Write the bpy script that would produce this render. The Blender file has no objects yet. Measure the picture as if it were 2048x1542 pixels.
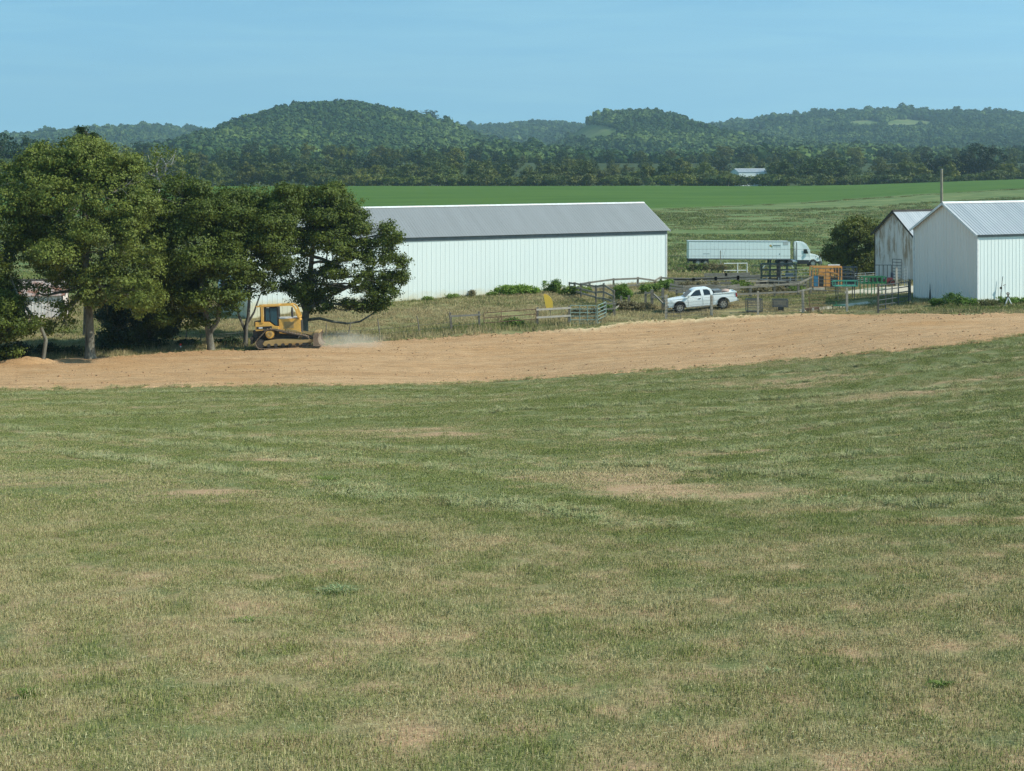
import bpy, math, random
import numpy as np
from mathutils import Vector, Matrix, Quaternion
from math import radians as R, sin, cos, pi

sc = bpy.context.scene
col = sc.collection
rng = np.random.default_rng(11)
random.seed(5)

# ------------------------------------------------------------------ camera, sky, sun, exposure
FOC, UC, VH = 3000.0, 1024.0, 300.0          # focal length, centre column and horizon row in photo pixels (2048 wide)
cd = bpy.data.cameras.new("camera")
cam = bpy.data.objects.new("camera", cd); col.objects.link(cam)
cam.location = (0, 0, 0); cam.rotation_euler = (R(90), 0, 0)
cd.sensor_fit = 'HORIZONTAL'; cd.sensor_width = 36.0
cd.lens = 36.0 * FOC / 2048.0
cd.shift_x = 0.0
cd.shift_y = -(771.0 - VH) / 2048.0
cd.clip_start = 0.5; cd.clip_end = 20000
sc.camera = cam

SUN_AZ, SUN_EL = R(13), R(42)                # azimuth measured from +X towards the camera
sdir = Vector((cos(SUN_EL) * cos(SUN_AZ), -cos(SUN_EL) * sin(SUN_AZ), sin(SUN_EL)))
sl = bpy.data.lights.new("sun", 'SUN'); sl.energy = 4.8; sl.angle = R(0.55); sl.color = (1.0, 0.975, 0.85)
so = bpy.data.objects.new("sun", sl); col.objects.link(so)
so.rotation_euler = sdir.to_track_quat('Z', 'Y').to_euler()

w = bpy.data.worlds.new("World"); sc.world = w; w.use_nodes = True
wn, wl = w.node_tree.nodes, w.node_tree.links
wn.clear()
wo = wn.new('ShaderNodeOutputWorld'); bg = wn.new('ShaderNodeBackground')
sky = wn.new('ShaderNodeTexSky'); sky.sky_type = 'NISHITA'; sky.sun_disc = False
sky.sun_elevation = SUN_EL; sky.sun_rotation = math.atan2(sdir.x, sdir.y)
sky.altitude = 200; sky.air_density = 1.0; sky.dust_density = 0.15; sky.ozone_density = 2.5
tc = wn.new('ShaderNodeTexCoord')
# look a little higher into the sky dome so the band above the hills keeps the clear late-summer blue
madd = wn.new('ShaderNodeVectorMath'); madd.operation = 'ADD'; madd.inputs[1].default_value = (0, 0, 0.22)
wl.new(tc.outputs['Generated'], madd.inputs[0])
nrm = wn.new('ShaderNodeVectorMath'); nrm.operation = 'NORMALIZE'
wl.new(madd.outputs[0], nrm.inputs[0]); wl.new(nrm.outputs[0], sky.inputs['Vector'])
# thin cirrus veil
mp = wn.new('ShaderNodeMapping'); mp.inputs['Scale'].default_value = (2.2, 2.2, 26.0); mp.inputs['Rotation'].default_value = (0, 0.05, 0)
wl.new(tc.outputs['Generated'], mp.inputs[0])
cn = wn.new('ShaderNodeTexNoise'); cn.inputs['Scale'].default_value = 3.0; cn.inputs['Detail'].default_value = 7; cn.inputs['Distortion'].default_value = 0.6
wl.new(mp.outputs[0], cn.inputs['Vector'])
cr = wn.new('ShaderNodeMapRange'); cr.inputs[1].default_value = 0.42; cr.inputs[2].default_value = 0.80; cr.inputs[3].default_value = 0.0; cr.inputs[4].default_value = 0.18
wl.new(cn.outputs['Fac'], cr.inputs[0])
cmx = wn.new('ShaderNodeMix'); cmx.data_type = 'RGBA'
wl.new(cr.outputs[0], cmx.inputs[0]); wl.new(sky.outputs[0], cmx.inputs[6]); cmx.inputs[7].default_value = (4.6, 5.2, 5.8, 1)
tint = wn.new('ShaderNodeMix'); tint.data_type = 'RGBA'; tint.blend_type = 'MULTIPLY'; tint.inputs[0].default_value = 1.0
wl.new(cmx.outputs[2], tint.inputs[6]); tint.inputs[7].default_value = (1.01, 1.40, 1.19, 1)
wl.new(tint.outputs[2], bg.inputs[0]); bg.inputs[1].default_value = 0.15
wl.new(bg.outputs[0], wo.inputs[0])

sc.view_settings.view_transform = 'Standard'; sc.view_settings.look = 'None'
sc.view_settings.exposure = 0.08; sc.view_settings.gamma = 1.0
sc.cycles.max_bounces = 6; sc.cycles.diffuse_bounces = 3; sc.cycles.glossy_bounces = 3
sc.cycles.transmission_bounces = 4; sc.cycles.volume_bounces = 1; sc.cycles.transparent_max_bounces = 8
sc.cycles.use_denoising = True; sc.cycles.denoising_prefilter = 'NONE'; sc.cycles.denoising_input_passes = 'RGB_ALBEDO_NORMAL'
sc.cycles.use_adaptive_sampling = True; sc.cycles.adaptive_threshold = 0.01

# ------------------------------------------------------------------ numpy noise
def _h(i, j, s):
    n = (i.astype(np.int64) * 374761393 + j.astype(np.int64) * 668265263 + s * 1442695041) & 0x7fffffff
    n = ((n ^ (n >> 13)) * 1274126177) & 0x7fffffff
    n = (n ^ (n >> 16)) & 0xffffff
    return n / float(0xffffff)
def vnoise(x, y, s=0):
    xi, yi = np.floor(x), np.floor(y)
    fx, fy = x - xi, y - yi
    fx = fx * fx * (3 - 2 * fx); fy = fy * fy * (3 - 2 * fy)
    a, b = _h(xi, yi, s), _h(xi + 1, yi, s); c, d = _h(xi, yi + 1, s), _h(xi + 1, yi + 1, s)
    return (a * (1 - fx) + b * fx) * (1 - fy) + (c * (1 - fx) + d * fx) * fy
def fbm(x, y, o=4, s=0):
    v = 0; a = 0.5; t = 0
    for k in range(o):
        v = v + a * vnoise(x * 2 ** k + 17.3 * k, y * 2 ** k - 9.1 * k, s + k); t += a; a *= 0.5
    return v / t

# ------------------------------------------------------------------ terrain: heights relative to the camera's eye
CP = []   # (photo column, photo row, distance)
def cp(v_by_z, u):
    for Z, v in v_by_z: CP.append((u, v, Z))
cp([(6, 2900), (10, 2010), (14.5, 1542), (20, 1285), (25, 1158), (35, 1003), (50, 893), (65, 827), (85, 773), (97, 735)], 1024)
cp([(10, 2010), (14.5, 1545), (20, 1300), (25, 1170), (35, 1012), (50, 902), (65, 838), (85, 781), (95, 742), (101, 720)], 0)
cp([(50, 908), (85, 785), (101, 726)], -500)
cp([(10, 1990), (14.5, 1535), (25, 1155), (50, 897), (85, 777), (107, 699)], 450)
cp([(14.5, 1535), (25, 1140), (35, 985), (50, 875), (65, 805), (85, 722)], 1600)
cp([(10, 1980), (14.5, 1530), (25, 1125), (35, 955), (50, 838), (65, 762), (85, 672), (95, 650), (105, 628), (115, 606)], 2048)
cp([(25, 1110), (50, 800), (85, 640), (115, 585)], 2500)
cp([(85, 755)], 1200); cp([(85, 775)], 700)
cp([(104, 712)], 200); cp([(110, 684)], 640); cp([(111, 680)], 800); cp([(113, 663)], 1000); cp([(115, 654)], 1150)
cp([(118, 641)], 1350); cp([(117, 634)], 1500); cp([(112, 630), (100, 652)], 1750)
cp([(120, 622)], 1480); cp([(123, 621)], 1400); cp([(125, 600)], 1650); cp([(118, 604)], 1830)
cp([(128, 645), (140, 634), (200, 560)], 300); cp([(118, 668), (140, 640), (200, 565)], 60); cp([(130, 640)], 500)
cp([(120, 662), (130, 628), (136, 606)], 700); cp([(122, 645), (132, 618), (138.5, 600)], 818)
cp([(122, 635), (134, 606), (141, 592)], 950); cp([(124, 628), (136, 598), (144, 583)], 1080)
cp([(124, 622), (135, 596), (148, 570)], 1230); cp([(135, 588), (150, 562), (180, 545)], 1350)
cp([(135, 590), (150, 572), (175, 556), (200, 545), (241, 533), (300, 492), (370, 450), (440, 418), (600, 373)], 1600)
cp([(150, 560), (165, 552)], 1760); cp([(130, 585), (150, 556), (200, 525)], 2048)
cp([(241, 531), (300, 487), (370, 440), (430, 400), (470, 380), (600, 357)], 2048)
cp([(241, 531), (300, 490), (370, 452), (440, 420), (600, 373)], 1333)
cp([(241, 535), (300, 500), (370, 460), (440, 428), (600, 374)], 700)
cp([(241, 535), (300, 500), (370, 462), (440, 430), (600, 376)], 0)
cp([(241, 525), (370, 430), (600, 345)], 2600); cp([(241, 540), (370, 465), (600, 380)], -600)
CP = np.array(CP, float)
_cx = (CP[:, 0] - UC) / FOC * CP[:, 2]
_cz = -(CP[:, 1] - VH) / FOC * CP[:, 2]
def warp(X, Y):
    Yc = np.clip(Y, 4, 640) + 6.0
    a = np.clip(X / Yc, -0.62, 0.62)
    return a * 2.2, np.log(Yc)
_ca, _cb = warp(_cx, CP[:, 2])
def _U(d2): return 0.5 * d2 * np.log(d2 + 1e-9)
_n = len(_ca)
_d2 = (_ca[:, None] - _ca) ** 2 + (_cb[:, None] - _cb) ** 2
_A = np.zeros((_n + 3, _n + 3)); _A[:_n, :_n] = _U(_d2) + np.eye(_n) * 0.0004
_A[:_n, _n] = 1; _A[:_n, _n + 1] = _ca; _A[:_n, _n + 2] = _cb; _A[_n:, :_n] = _A[:_n, _n:].T
_w = np.linalg.solve(_A, np.concatenate([_cz, [0, 0, 0]]))
def tps(X, Y):
    a, b = warp(X, Y)
    sh = a.shape; a = a.ravel(); b = b.ravel(); out = np.empty(a.shape)
    for i in range(0, len(a), 20000):
        aa, bb = a[i:i + 20000], b[i:i + 20000]
        out[i:i + 20000] = _U((aa[:, None] - _ca) ** 2 + (bb[:, None] - _cb) ** 2) @ _w[:_n] + _w[_n] + _w[_n + 1] * aa + _w[_n + 2] * bb
    return out.reshape(sh)

def crest(pts, Z, wn_, wf, tree=9.0):
    p = np.array(pts, float); return ((p[:, 0] - UC) / FOC * Z, (VH - p[:, 1]) / FOC * Z - tree, Z, wn_, wf)
HILLS = [
 crest([(250, 330), (380, 288), (430, 262), (470, 250), (500, 236), (540, 215), (580, 199), (620, 193), (690, 190), (740, 192), (790, 203), (840, 214), (880, 228), (920, 242), (960, 254), (1000, 266), (1060, 275), (1150, 290), (1300, 320)], 1900, 560, 500, 17),
 crest([(-700, 290), (-200, 275), (0, 274), (60, 262), (120, 254), (180, 246), (250, 240), (330, 237), (380, 242), (430, 251), (500, 268), (700, 300)], 3100, 800, 500, 26),
 crest([(700, 290), (860, 248), (940, 239), (1000, 237), (1060, 231), (1110, 230), (1150, 235), (1250, 245), (1400, 270)], 3400, 800, 500, 26),
 crest([(1060, 310), (1090, 292), (1115, 274), (1135, 262), (1155, 243), (1185, 222), (1220, 208), (1275, 202), (1320, 208), (1360, 222), (1400, 238), (1450, 249), (1500, 259), (1560, 272), (1650, 288), (1800, 310)], 2050, 520, 500, 17),
 crest([(1200, 300), (1350, 246), (1400, 233), (1450, 229), (1500, 222), (1560, 216), (1620, 208), (1700, 205), (1800, 204), (1900, 207), (1980, 208), (2048, 210), (2400, 220), (3000, 240)], 2900, 900, 500, 27),
 crest([(-600, 300), (0, 292), (300, 300), (700, 300), (900, 292), (1000, 282), (1100, 288), (1200, 296), (1300, 300), (1500, 296), (1700, 288), (1900, 296), (2048, 300), (2600, 290)], 1400, 300, 250),
]
FARY = np.array([560, 600, 625, 660, 720, 800, 900, 1000, 1100, 1400, 2000, 3000, 4000, 9000], float)
FARZ = np.array([-14.8, -14.6, -15.6, -18.0, -18.0, -15.0, -10.0, -9.0, -14.0, -16.0, -14.0, -8.0, -5.0, -5.0])
def hills_z(X, Y):
    z = np.interp(Y, FARY, FARZ)
    base = z.copy()
    for cx, cz, Z, wn_, wf in HILLS:
        c = np.interp(X * Z / np.maximum(Y, 900), cx, cz) if False else np.interp(X, cx, cz)
        d = (Y - Z)
        f = np.where(d < 0, np.exp(-(d / wn_) ** 2 * 1.4), np.exp(-(d / wf) ** 2))
        z = np.maximum(z, base + (c - base) * f)
    return z
def H(X, Y, micro=True):
    X = np.asarray(X, float); Y = np.asarray(Y, float)
    n = tps(X, Y)
    f = hills_z(X, Y)
    t = np.clip((Y - 590) / 60, 0, 1); t = t * t * (3 - 2 * t)
    z = n * (1 - t) + f * t
    if micro:
        m = (fbm(X / 2.3, Y / 2.3, 3, 5) - 0.5) * 0.10 + (fbm(X / 14, Y / 14, 3, 9) - 0.5) * 0.30 * np.clip((Y - 8) / 30, 0, 1)
        z = z + m * np.clip((700 - Y) / 200, 0, 1)
        z = z + (fbm(X / 90, Y / 90, 4, 21) - 0.5) * 10 * np.clip((Y - 1200) / 400, 0, 1)
    return z
def H1(X, Y): return float(H(np.array([X]), np.array([Y]))[0])
_YS = np.exp(np.linspace(math.log(8), math.log(4200), 5000))
def G(u, v):
    """first ground point seen at photo pixel (u, v)"""
    X = (u - UC) / FOC * _YS; zr = -(v - VH) / FOC * _YS
    d = zr - H(X, _YS, True)
    k = np.argmax(d < 0)
    if k == 0: k = len(_YS) - 1
    t = d[k - 1] / (d[k - 1] - d[k]); Y = _YS[k - 1] + t * (_YS[k] - _YS[k - 1])
    x = (u - UC) / FOC * Y
    return np.array([x, Y, H1(x, Y)])
def PZ(u, Z):
    x = (u - UC) / FOC * Z
    return np.array([x, Z, H1(x, Z)])
def PV(u, v, Z): return np.array([(u - UC) / FOC * Z, Z, -(v - VH) / FOC * Z])

# ------------------------------------------------------------------ object helpers
def tag(o, label=None, cat=None, group=None, kind=None):
    if label: o['label'] = label
    if cat: o['category'] = cat
    if group: o['group'] = group
    if kind: o['kind'] = kind
    return o
def thing(name, label, cat, loc=(0, 0, 0), rz=0.0, group=None, rot=None):
    o = bpy.data.objects.new(name, None); col.objects.link(o)
    o.empty_display_size = 0.3
    o.location = loc; o.rotation_euler = rot if rot else (0, 0, rz)
    return tag(o, label, cat, group)
def link(name, me, parent=None, mat=None):
    o = bpy.data.objects.new(name, me); col.objects.link(o)
    if mat is not None: me.materials.append(mat)
    if parent is not None: o.parent = parent
    return o
def copy_tree(o, parent=None):
    c = o.copy(); col.objects.link(c); c.parent = parent
    for ch in list(o.children): copy_tree(ch, c)
    return c
def np_mesh(name, verts, faces, nside, smooth=False, attrs=None):
    """verts (n,3); faces (m,nside) int"""
    me = bpy.data.meshes.new(name)
    verts = np.ascontiguousarray(verts, dtype=np.float32); faces = np.ascontiguousarray(faces, dtype=np.int32)
    me.vertices.add(len(verts)); me.vertices.foreach_set('co', verts.ravel())
    m = len(faces)
    if m:
        me.loops.add(m * nside); me.loops.foreach_set('vertex_index', faces.ravel())
        me.polygons.add(m); me.polygons.foreach_set('loop_start', np.arange(0, m * nside, nside, dtype=np.int32))
        me.polygons.foreach_set('loop_total', np.full(m, nside, dtype=np.int32))
        if smooth: me.polygons.foreach_set('use_smooth', np.ones(m, dtype=bool))
    me.update(calc_edges=True)
    for k, a in (attrs or {}).items():
        a = np.asarray(a, dtype=np.float32)
        if a.ndim == 1:
            at = me.attributes.new(k, 'FLOAT', 'POINT'); at.data.foreach_set('value', a)
        else:
            at = me.attributes.new(k, 'FLOAT_VECTOR', 'POINT'); at.data.foreach_set('vector', a.ravel())
    me.validate(clean_customdata=False)
    return me

class MB:
    """collects primitives, becomes one mesh"""
    def __init__(s): s.v = []; s.f = []
    def add(s, vs, fs):
        b = len(s.v); s.v += [tuple(p) for p in vs]; s.f += [tuple(b + i for i in f) for f in fs]; return s
    def box(s, x0, x1, y0, y1, z0, z1, M=None):
        vs = [Vector((x, y, z)) for z in (z0, z1) for y in (y0, y1) for x in (x0, x1)]
        if M is not None: vs = [M @ p for p in vs]
        return s.add(vs, [(0, 2, 3, 1), (4, 5, 7, 6), (0, 1, 5, 4), (2, 6, 7, 3), (0, 4, 6, 2), (1, 3, 7, 5)])
    def bar(s, a, b, wd, ht=None, up=(0, 0, 1)):
        """rectangular bar from a to b"""
        ht = ht or wd; a = Vector(a); b = Vector(b); d = (b - a); L = d.length
        if L < 1e-6: return s
        d.normalize(); u = Vector(up)
        if abs(d.dot(u)) > 0.98: u = Vector((1, 0, 0))
        sd = d.cross(u).normalized(); u = sd.cross(d).normalized()
        vs = [p + sd * (i * wd / 2) + u * (j * ht / 2) for p in (a, b) for i, j in ((-1, -1), (1, -1), (1, 1), (-1, 1))]
        return s.add(vs, [(3, 2, 1, 0), (4, 5, 6, 7), (0, 1, 5, 4), (1, 2, 6, 5), (2, 3, 7, 6), (3, 0, 4, 7)])
    def tube(s, pts, rad, n=8, cap=True):
        pts = [Vector(p) for p in pts]
        if not hasattr(rad, '__len__'): rad = [rad] * len(pts)
        vs = []; fs = []; ref = None
        for i, p in enumerate(pts):
            d = (pts[min(i + 1, len(pts) - 1)] - pts[max(i - 1, 0)])
            if d.length < 1e-7: d = Vector((0, 0, 1))
            d.normalize()
            if ref is None: ref = Vector((1, 0, 0)) if abs(d.x) < 0.8 else Vector((0, 1, 0))
            sd = d.cross(ref).normalized(); ref = sd.cross(d).normalized()
            for k in range(n):
                a = 2 * pi * k / n; vs.append(p + (sd * cos(a) + ref * sin(a)) * rad[i])
        for i in range(len(pts) - 1):
            for k in range(n):
                k2 = (k + 1) % n; fs.append((i * n + k, i * n + k2, (i + 1) * n + k2, (i + 1) * n + k))
        if cap:
            fs.append(tuple(range(n))[::-1]); fs.append(tuple((len(pts) - 1) * n + k for k in range(n)))
        return s.add(vs, fs)
    def disc(s, c, axis, r0, r1, w0, n=24):
        """lathe ring/cylinder around axis: r0 inner (0 = solid)"""
        c = Vector(c); ax = Vector(axis).normalized()
        if r0 <= 0: return s.tube([c - ax * w0 / 2, c + ax * w0 / 2], r1, n)
        u = ax.orthogonal().normalized(); w_ = ax.cross(u); vs = []; fs = []
        for k in range(n):
            a = 2 * pi * k / n; d = u * cos(a) + w_ * sin(a)
            vs += [c + d * r0 - ax * w0 / 2, c + d * r1 - ax * w0 / 2, c + d * r1 + ax * w0 / 2, c + d * r0 + ax * w0 / 2]
        for k in range(n):
            a = 4 * k; b = 4 * ((k + 1) % n)
            for j in range(4): fs.append((a + j, a + (j + 1) % 4, b + (j + 1) % 4, b + j))
        return s.add(vs, fs)
    def prism(s, prof, y0, y1, wf=None):
        """side profile [(x,z)] extruded across y; wf(x,z) scales the width"""
        n = len(prof); c = (y0 + y1) / 2; vs = []
        for y in (y0, y1):
            for x, z in prof: k = wf(x, z) if wf else 1.0; vs.append((x, c + (y - c) * k, z))
        fs = [tuple(range(n)), tuple(range(2 * n - 1, n - 1, -1))]
        for i in range(n): j = (i + 1) % n; fs.append((i, i + n, j + n, j))
        return s.add(vs, fs)
    def build(s, name, mat, parent=None, bevel=0.0, smooth=False):
        me = bpy.data.meshes.new(name); me.from_pydata(s.v, [], s.f)
        import bmesh
        bm = bmesh.new(); bm.from_mesh(me); bmesh.ops.recalc_face_normals(bm, faces=bm.faces)
        if bevel > 0: bmesh.ops.bevel(bm, geom=bm.edges[:], offset=bevel, segments=2, affect='EDGES', clamp_overlap=True)
        if smooth:
            for f in bm.faces: f.smooth = True
        bm.to_mesh(me); bm.free()
        if smooth:
            try: me.set_sharp_from_angle(angle=R(40))
            except Exception: pass
        return link(name, me, parent, mat)

# ------------------------------------------------------------------ materials
class NT:
    def __init__(s, name):
        s.m = bpy.data.materials.new(name); s.m.use_nodes = True; s.n = s.m.node_tree.nodes; s.l = s.m.node_tree.links
        s.n.clear(); s.out = s.n.new('ShaderNodeOutputMaterial')
    def node(s, t, **k):
        nd = s.n.new(t)
        for a, b in k.items():
            if a == 'ins':
                for i, val in b.items():
                    if isinstance(val, bpy.types.NodeSocket): s.l.new(val, nd.inputs[i])
                    else: nd.inputs[i].default_value = val
            else: setattr(nd, a, b)
        return nd
    def pos(s): return s.node('ShaderNodeNewGeometry').outputs['Position']
    def obj(s): return s.node('ShaderNodeTexCoord').outputs['Object']
    def attr(s, name, t='GEOMETRY'): return s.node('ShaderNodeAttribute', attribute_name=name, attribute_type=t).outputs['Fac']
    def vscale(s, vec, xyz): return s.node('ShaderNodeMapping', ins={0: vec, 'Scale': xyz}).outputs[0]
    def noise(s, vec, scale, detail=4, rough=0.55, dist=0.0):
        return s.node('ShaderNodeTexNoise', ins={'Vector': vec, 'Scale': scale, 'Detail': detail, 'Roughness': rough, 'Distortion': dist}).outputs['Fac']
    def rng(s, v, a, b, c=0.0, d=1.0): return s.node('ShaderNodeMapRange', ins={0: v, 1: a, 2: b, 3: c, 4: d}).outputs[0]
    def math(s, op, a, b=0.0): return s.node('ShaderNodeMath', operation=op, ins={0: a, 1: b}).outputs[0]
    def mix(s, f, a, b, bt='MIX'):
        nd = s.node('ShaderNodeMix', data_type='RGBA', blend_type=bt)
        for i, val in ((0, f), (6, a), (7, b)):
            if isinstance(val, bpy.types.NodeSocket): s.l.new(val, nd.inputs[i])
            else: nd.inputs[i].default_value = val if i == 0 else (tuple(val) + (1,))[:4]
        return nd.outputs[2]
    def ramp(s, f, stops):
        nd = s.node('ShaderNodeValToRGB', ins={0: f}); e = nd.color_ramp.elements
        while len(e) < len(stops): e.new(0.5)
        for i, (p, c) in enumerate(stops): e[i].position = p; e[i].color = tuple(c) + (1,)
        return nd.outputs[0]
    def bump(s, h, st=0.3, dist=0.02): return s.node('ShaderNodeBump', ins={'Height': h, 'Strength': st, 'Distance': dist}).outputs[0]
    def bsdf(s, color, rough=0.6, metal=0.0, spec=0.5, normal=None):
        b = s.node('ShaderNodeBsdfPrincipled')
        for k, val in (('Base Color', color), ('Roughness', rough), ('Metallic', metal), ('Specular IOR Level', spec)):
            if isinstance(val, bpy.types.NodeSocket): s.l.new(val, b.inputs[k])
            else: b.inputs[k].default_value = (tuple(val) + (1,))[:4] if k == 'Base Color' else val
        if normal is not None: s.l.new(normal, b.inputs['Normal'])
        s.l.new(b.outputs[0], s.out.inputs[0]); return b

def simple(name, c, rough=0.6, metal=0.0, var=0.25, scale=3.0, spec=0.5, dirt=None, dirt_amt=0.5):
    t = NT(name); p = t.obj(); n = t.noise(p, scale, 5)
    k = t.rng(n, 0.25, 0.75, 1 - var, 1 + var * 0.4)
    cc = t.node('ShaderNodeVectorMath', operation='SCALE', ins={0: tuple(c), 'Scale': k}).outputs[0]
    if dirt is not None:
        f = t.rng(t.noise(p, scale * 2.1, 6, 0.7), 0.48, 0.72, 0, dirt_amt)
        cc = t.mix(f, cc, dirt)
    t.bsdf(cc, t.rng(n, 0.3, 0.7, min(1, rough * 1.1), rough * 0.85), metal, spec)
    return t.m

def leaf_mat(name, dark, light, trans=0.3, tip=None):
    t = NT(name)
    r = t.attr('r'); oi = t.node('ShaderNodeObjectInfo')
    p = t.pos(); n = t.noise(p, 0.55, 2)
    f = t.math('ADD', t.math('MULTIPLY', r, 0.75), t.math('MULTIPLY', t.rng(n, 0.3, 0.7), 0.25))
    c = t.mix(f, dark, light)
    if tip: c = t.mix(t.rng(r, 0.93, 0.97), c, tip)
    c = t.mix(1.0, c, oi.outputs['Color'], 'MULTIPLY')
    d = t.node('ShaderNodeBsdfPrincipled', ins={'Base Color': c, 'Roughness': 0.55, 'Specular IOR Level': 0.25})
    tr = t.node('ShaderNodeBsdfTranslucent', ins={'Color': c})
    mx = t.node('ShaderNodeMixShader', ins={0: trans, 1: d.outputs[0], 2: tr.outputs[0]})
    t.l.new(mx.outputs[0], t.out.inputs[0]); return t.m

M = {}
M['leaf_olive'] = leaf_mat('leaf_olive', (0.052, 0.068, 0.012), (0.275, 0.325, 0.062), 0.32, (0.26, 0.21, 0.08))
M['leaf_green'] = leaf_mat('leaf_green', (0.026, 0.048, 0.008), (0.165, 0.205, 0.030), 0.28, (0.13, 0.15, 0.05))
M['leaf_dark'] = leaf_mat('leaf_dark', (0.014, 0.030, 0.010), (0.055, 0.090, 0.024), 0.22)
M['leaf_far'] = leaf_mat('leaf_far', (0.034, 0.056, 0.010), (0.170, 0.195, 0.040), 0.2)
M['weed'] = leaf_mat('weed', (0.085, 0.140, 0.022), (0.27, 0.36, 0.075), 0.3)
M['weed_dry'] = leaf_mat('weed_dry', (0.16, 0.13, 0.06), (0.36, 0.31, 0.17), 0.3)
def bark(name, a, b, sc_=2.5):
    t = NT(name); p = t.vscale(t.obj(), (1, 1, 0.35)); n = t.noise(p, sc_, 7, 0.65, 0.4)
    c = t.mix(t.rng(n, 0.38, 0.62), a, b); t.bsdf(c, 0.9, normal=t.bump(n, 0.8, 0.05)); return t.m
M['bark'] = bark('bark', (0.07, 0.058, 0.045), (0.22, 0.20, 0.165))
M['bark_pale'] = bark('bark_pale', (0.075, 0.068, 0.052), (0.24, 0.225, 0.175))
M['dead_wood'] = bark('dead_wood', (0.22, 0.20, 0.17), (0.48, 0.45, 0.40))

# ------------------------------------------------------------------ field marks laid out on the ground
def gpath(uv): return np.array([G(u, v)[:2] for u, v in uv])
NEAR_EDGE = gpath([(-500, 795), (-200, 786), (0, 780), (150, 779), (400, 774), (700, 772), (860, 768), (1024, 761), (1200, 751), (1400, 737), (1560, 724), (1700, 713), (1850, 699), (1950, 687), (2048, 671), (2200, 650), (2500, 615)])
FAR_EDGE_UV = [(-500, 745), (-200, 730), (0, 723), (100, 720), (250, 712), (350, 705), (420, 701), (520, 698), (640, 689), (800, 681), (900, 673), (1000, 667), (1100, 661), (1180, 653), (1260, 645), (1350, 639), (1430, 634), (1500, 630), (1600, 626), (1700, 626), (1800, 628), (1900, 629), (2048, 628), (2200, 622), (2500, 600)]
FAR_EDGE = gpath(FAR_EDGE_UV)
def edge_y(path, X, Y):
    """Y of the edge along the ray through (X,Y)"""
    t = path[:, 0] / path[:, 1]; return np.interp(X / Y, t, path[:, 1])
def in_dirt(X, Y, m=0.0): return (Y > edge_y(NEAR_EDGE, X, Y) - m) & (Y < edge_y(FAR_EDGE, X, Y) + m)

ROWS = [gpath(r) for r in [
 [(-80, 815), (0, 812), (130, 808), (350, 806), (625, 798), (800, 795), (1024, 790)],
 [(-60, 842), (0, 839), (125, 835), (230, 829), (400, 827), (525, 822), (740, 813), (1024, 802), (1124, 794), (1250, 785), (1424, 778), (1574, 768), (1724, 755), (1900, 735), (2100, 710)],
 [(-60, 850), (0, 858), (100, 870), (230, 880), (350, 892), (500, 905), (625, 920), (850, 937), (1000, 957)],
 [(-60, 885), (0, 893), (100, 905), (250, 922), (350, 935), (450, 945), (550, 957), (700, 980), (800, 997), (875, 1002), (1024, 1020), (1150, 1037), (1340, 1058)],
 [(400, 855), (550, 845), (850, 832), (1024, 822), (1174, 815), (1374, 808), (1574, 797), (1724, 787), (1874, 777), (2100, 757)],
 [(200, 862), (350, 867), (550, 885), (700, 895), (900, 905), (1024, 915), (1124, 930), (1324, 932), (1424, 945), (1574, 950), (1774, 955), (1974, 965), (2100, 970)],
 [(1324, 885), (1474, 875), (1624, 855), (1774, 840), (1874, 832), (1974, 817), (2100, 805)],
 [(1424, 905), (1550, 890), (1724, 873), (1824, 860), (1924, 852), (2100, 835)],
 [(1550, 925), (1650, 920), (1824, 905), (1924, 897), (2100, 880)],
 [(1124, 840), (1300, 836), (1524, 820), (1674, 812), (1874, 795), (2100, 774)],
 [(1024, 778), (1250, 770), (1400, 758), (1574, 745), (1700, 735), (1850, 715), (2100, 684)],
 [(1024, 862), (1200, 868), (1400, 862), (1600, 838), (1800, 822)],
 [(0, 790), (250, 786), (600, 783), (900, 779)],
 [(900, 1006), (1050, 1012), (1200, 1030)], [(1330, 1000), (1500, 1003), (1700, 1012), (1850, 1010), (2048, 1000)]]]
def row_dist(X, Y):
    d = np.full(X.shape, 99.0)
    for p in ROWS:
        for a, b in zip(p[:-1], p[1:]):
            ab = b - a; L2 = ab @ ab
            t = np.clip(((X - a[0]) * ab[0] + (Y - a[1]) * ab[1]) / L2, 0, 1)
            d = np.minimum(d, np.hypot(X - a[0] - t * ab[0], Y - a[1] - t * ab[1]))
    return d
def _dir(a, b):
    d = G(*b)[:2] - G(*a)[:2]; return d / np.linalg.norm(d)
DA, DB = _dir((250, 922), (1150, 1037)), _dir((525, 822), (1724, 755))
def mowlines(X, Y):
    """streaks along the mowing directions: two families meeting near the middle of the field"""
    wA = np.clip((46 - Y + X * 0.35) / 10, 0, 1)
    o = 0
    for d, w_, sd in ((DA, wA, 150), (DB, 1 - wA, 160)):
        al = X * d[0] + Y * d[1]; ac = -X * d[1] + Y * d[0] + (fbm(X / 14, Y / 14, 2, sd + 9) - .5) * 3
        o = o + w_ * ((fbm(al / 7, ac / 0.55, 3, sd) - .5) * 1.2 + (fbm(al / 25, ac / 1.9, 2, sd + 4) - .5) * 1.1)
    return o
def rowmask(X, Y):
    wv = (fbm(X / 1.3, Y / 1.3, 3, 40) - 0.5) * 1.2
    d = np.abs(row_dist(X, Y) + wv)
    return np.clip(1.3 - d / 0.5, 0, 1) * np.clip(fbm(X / 5, Y / 5, 2, 44) * 2.8 - 0.45, 0, 1)
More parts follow.
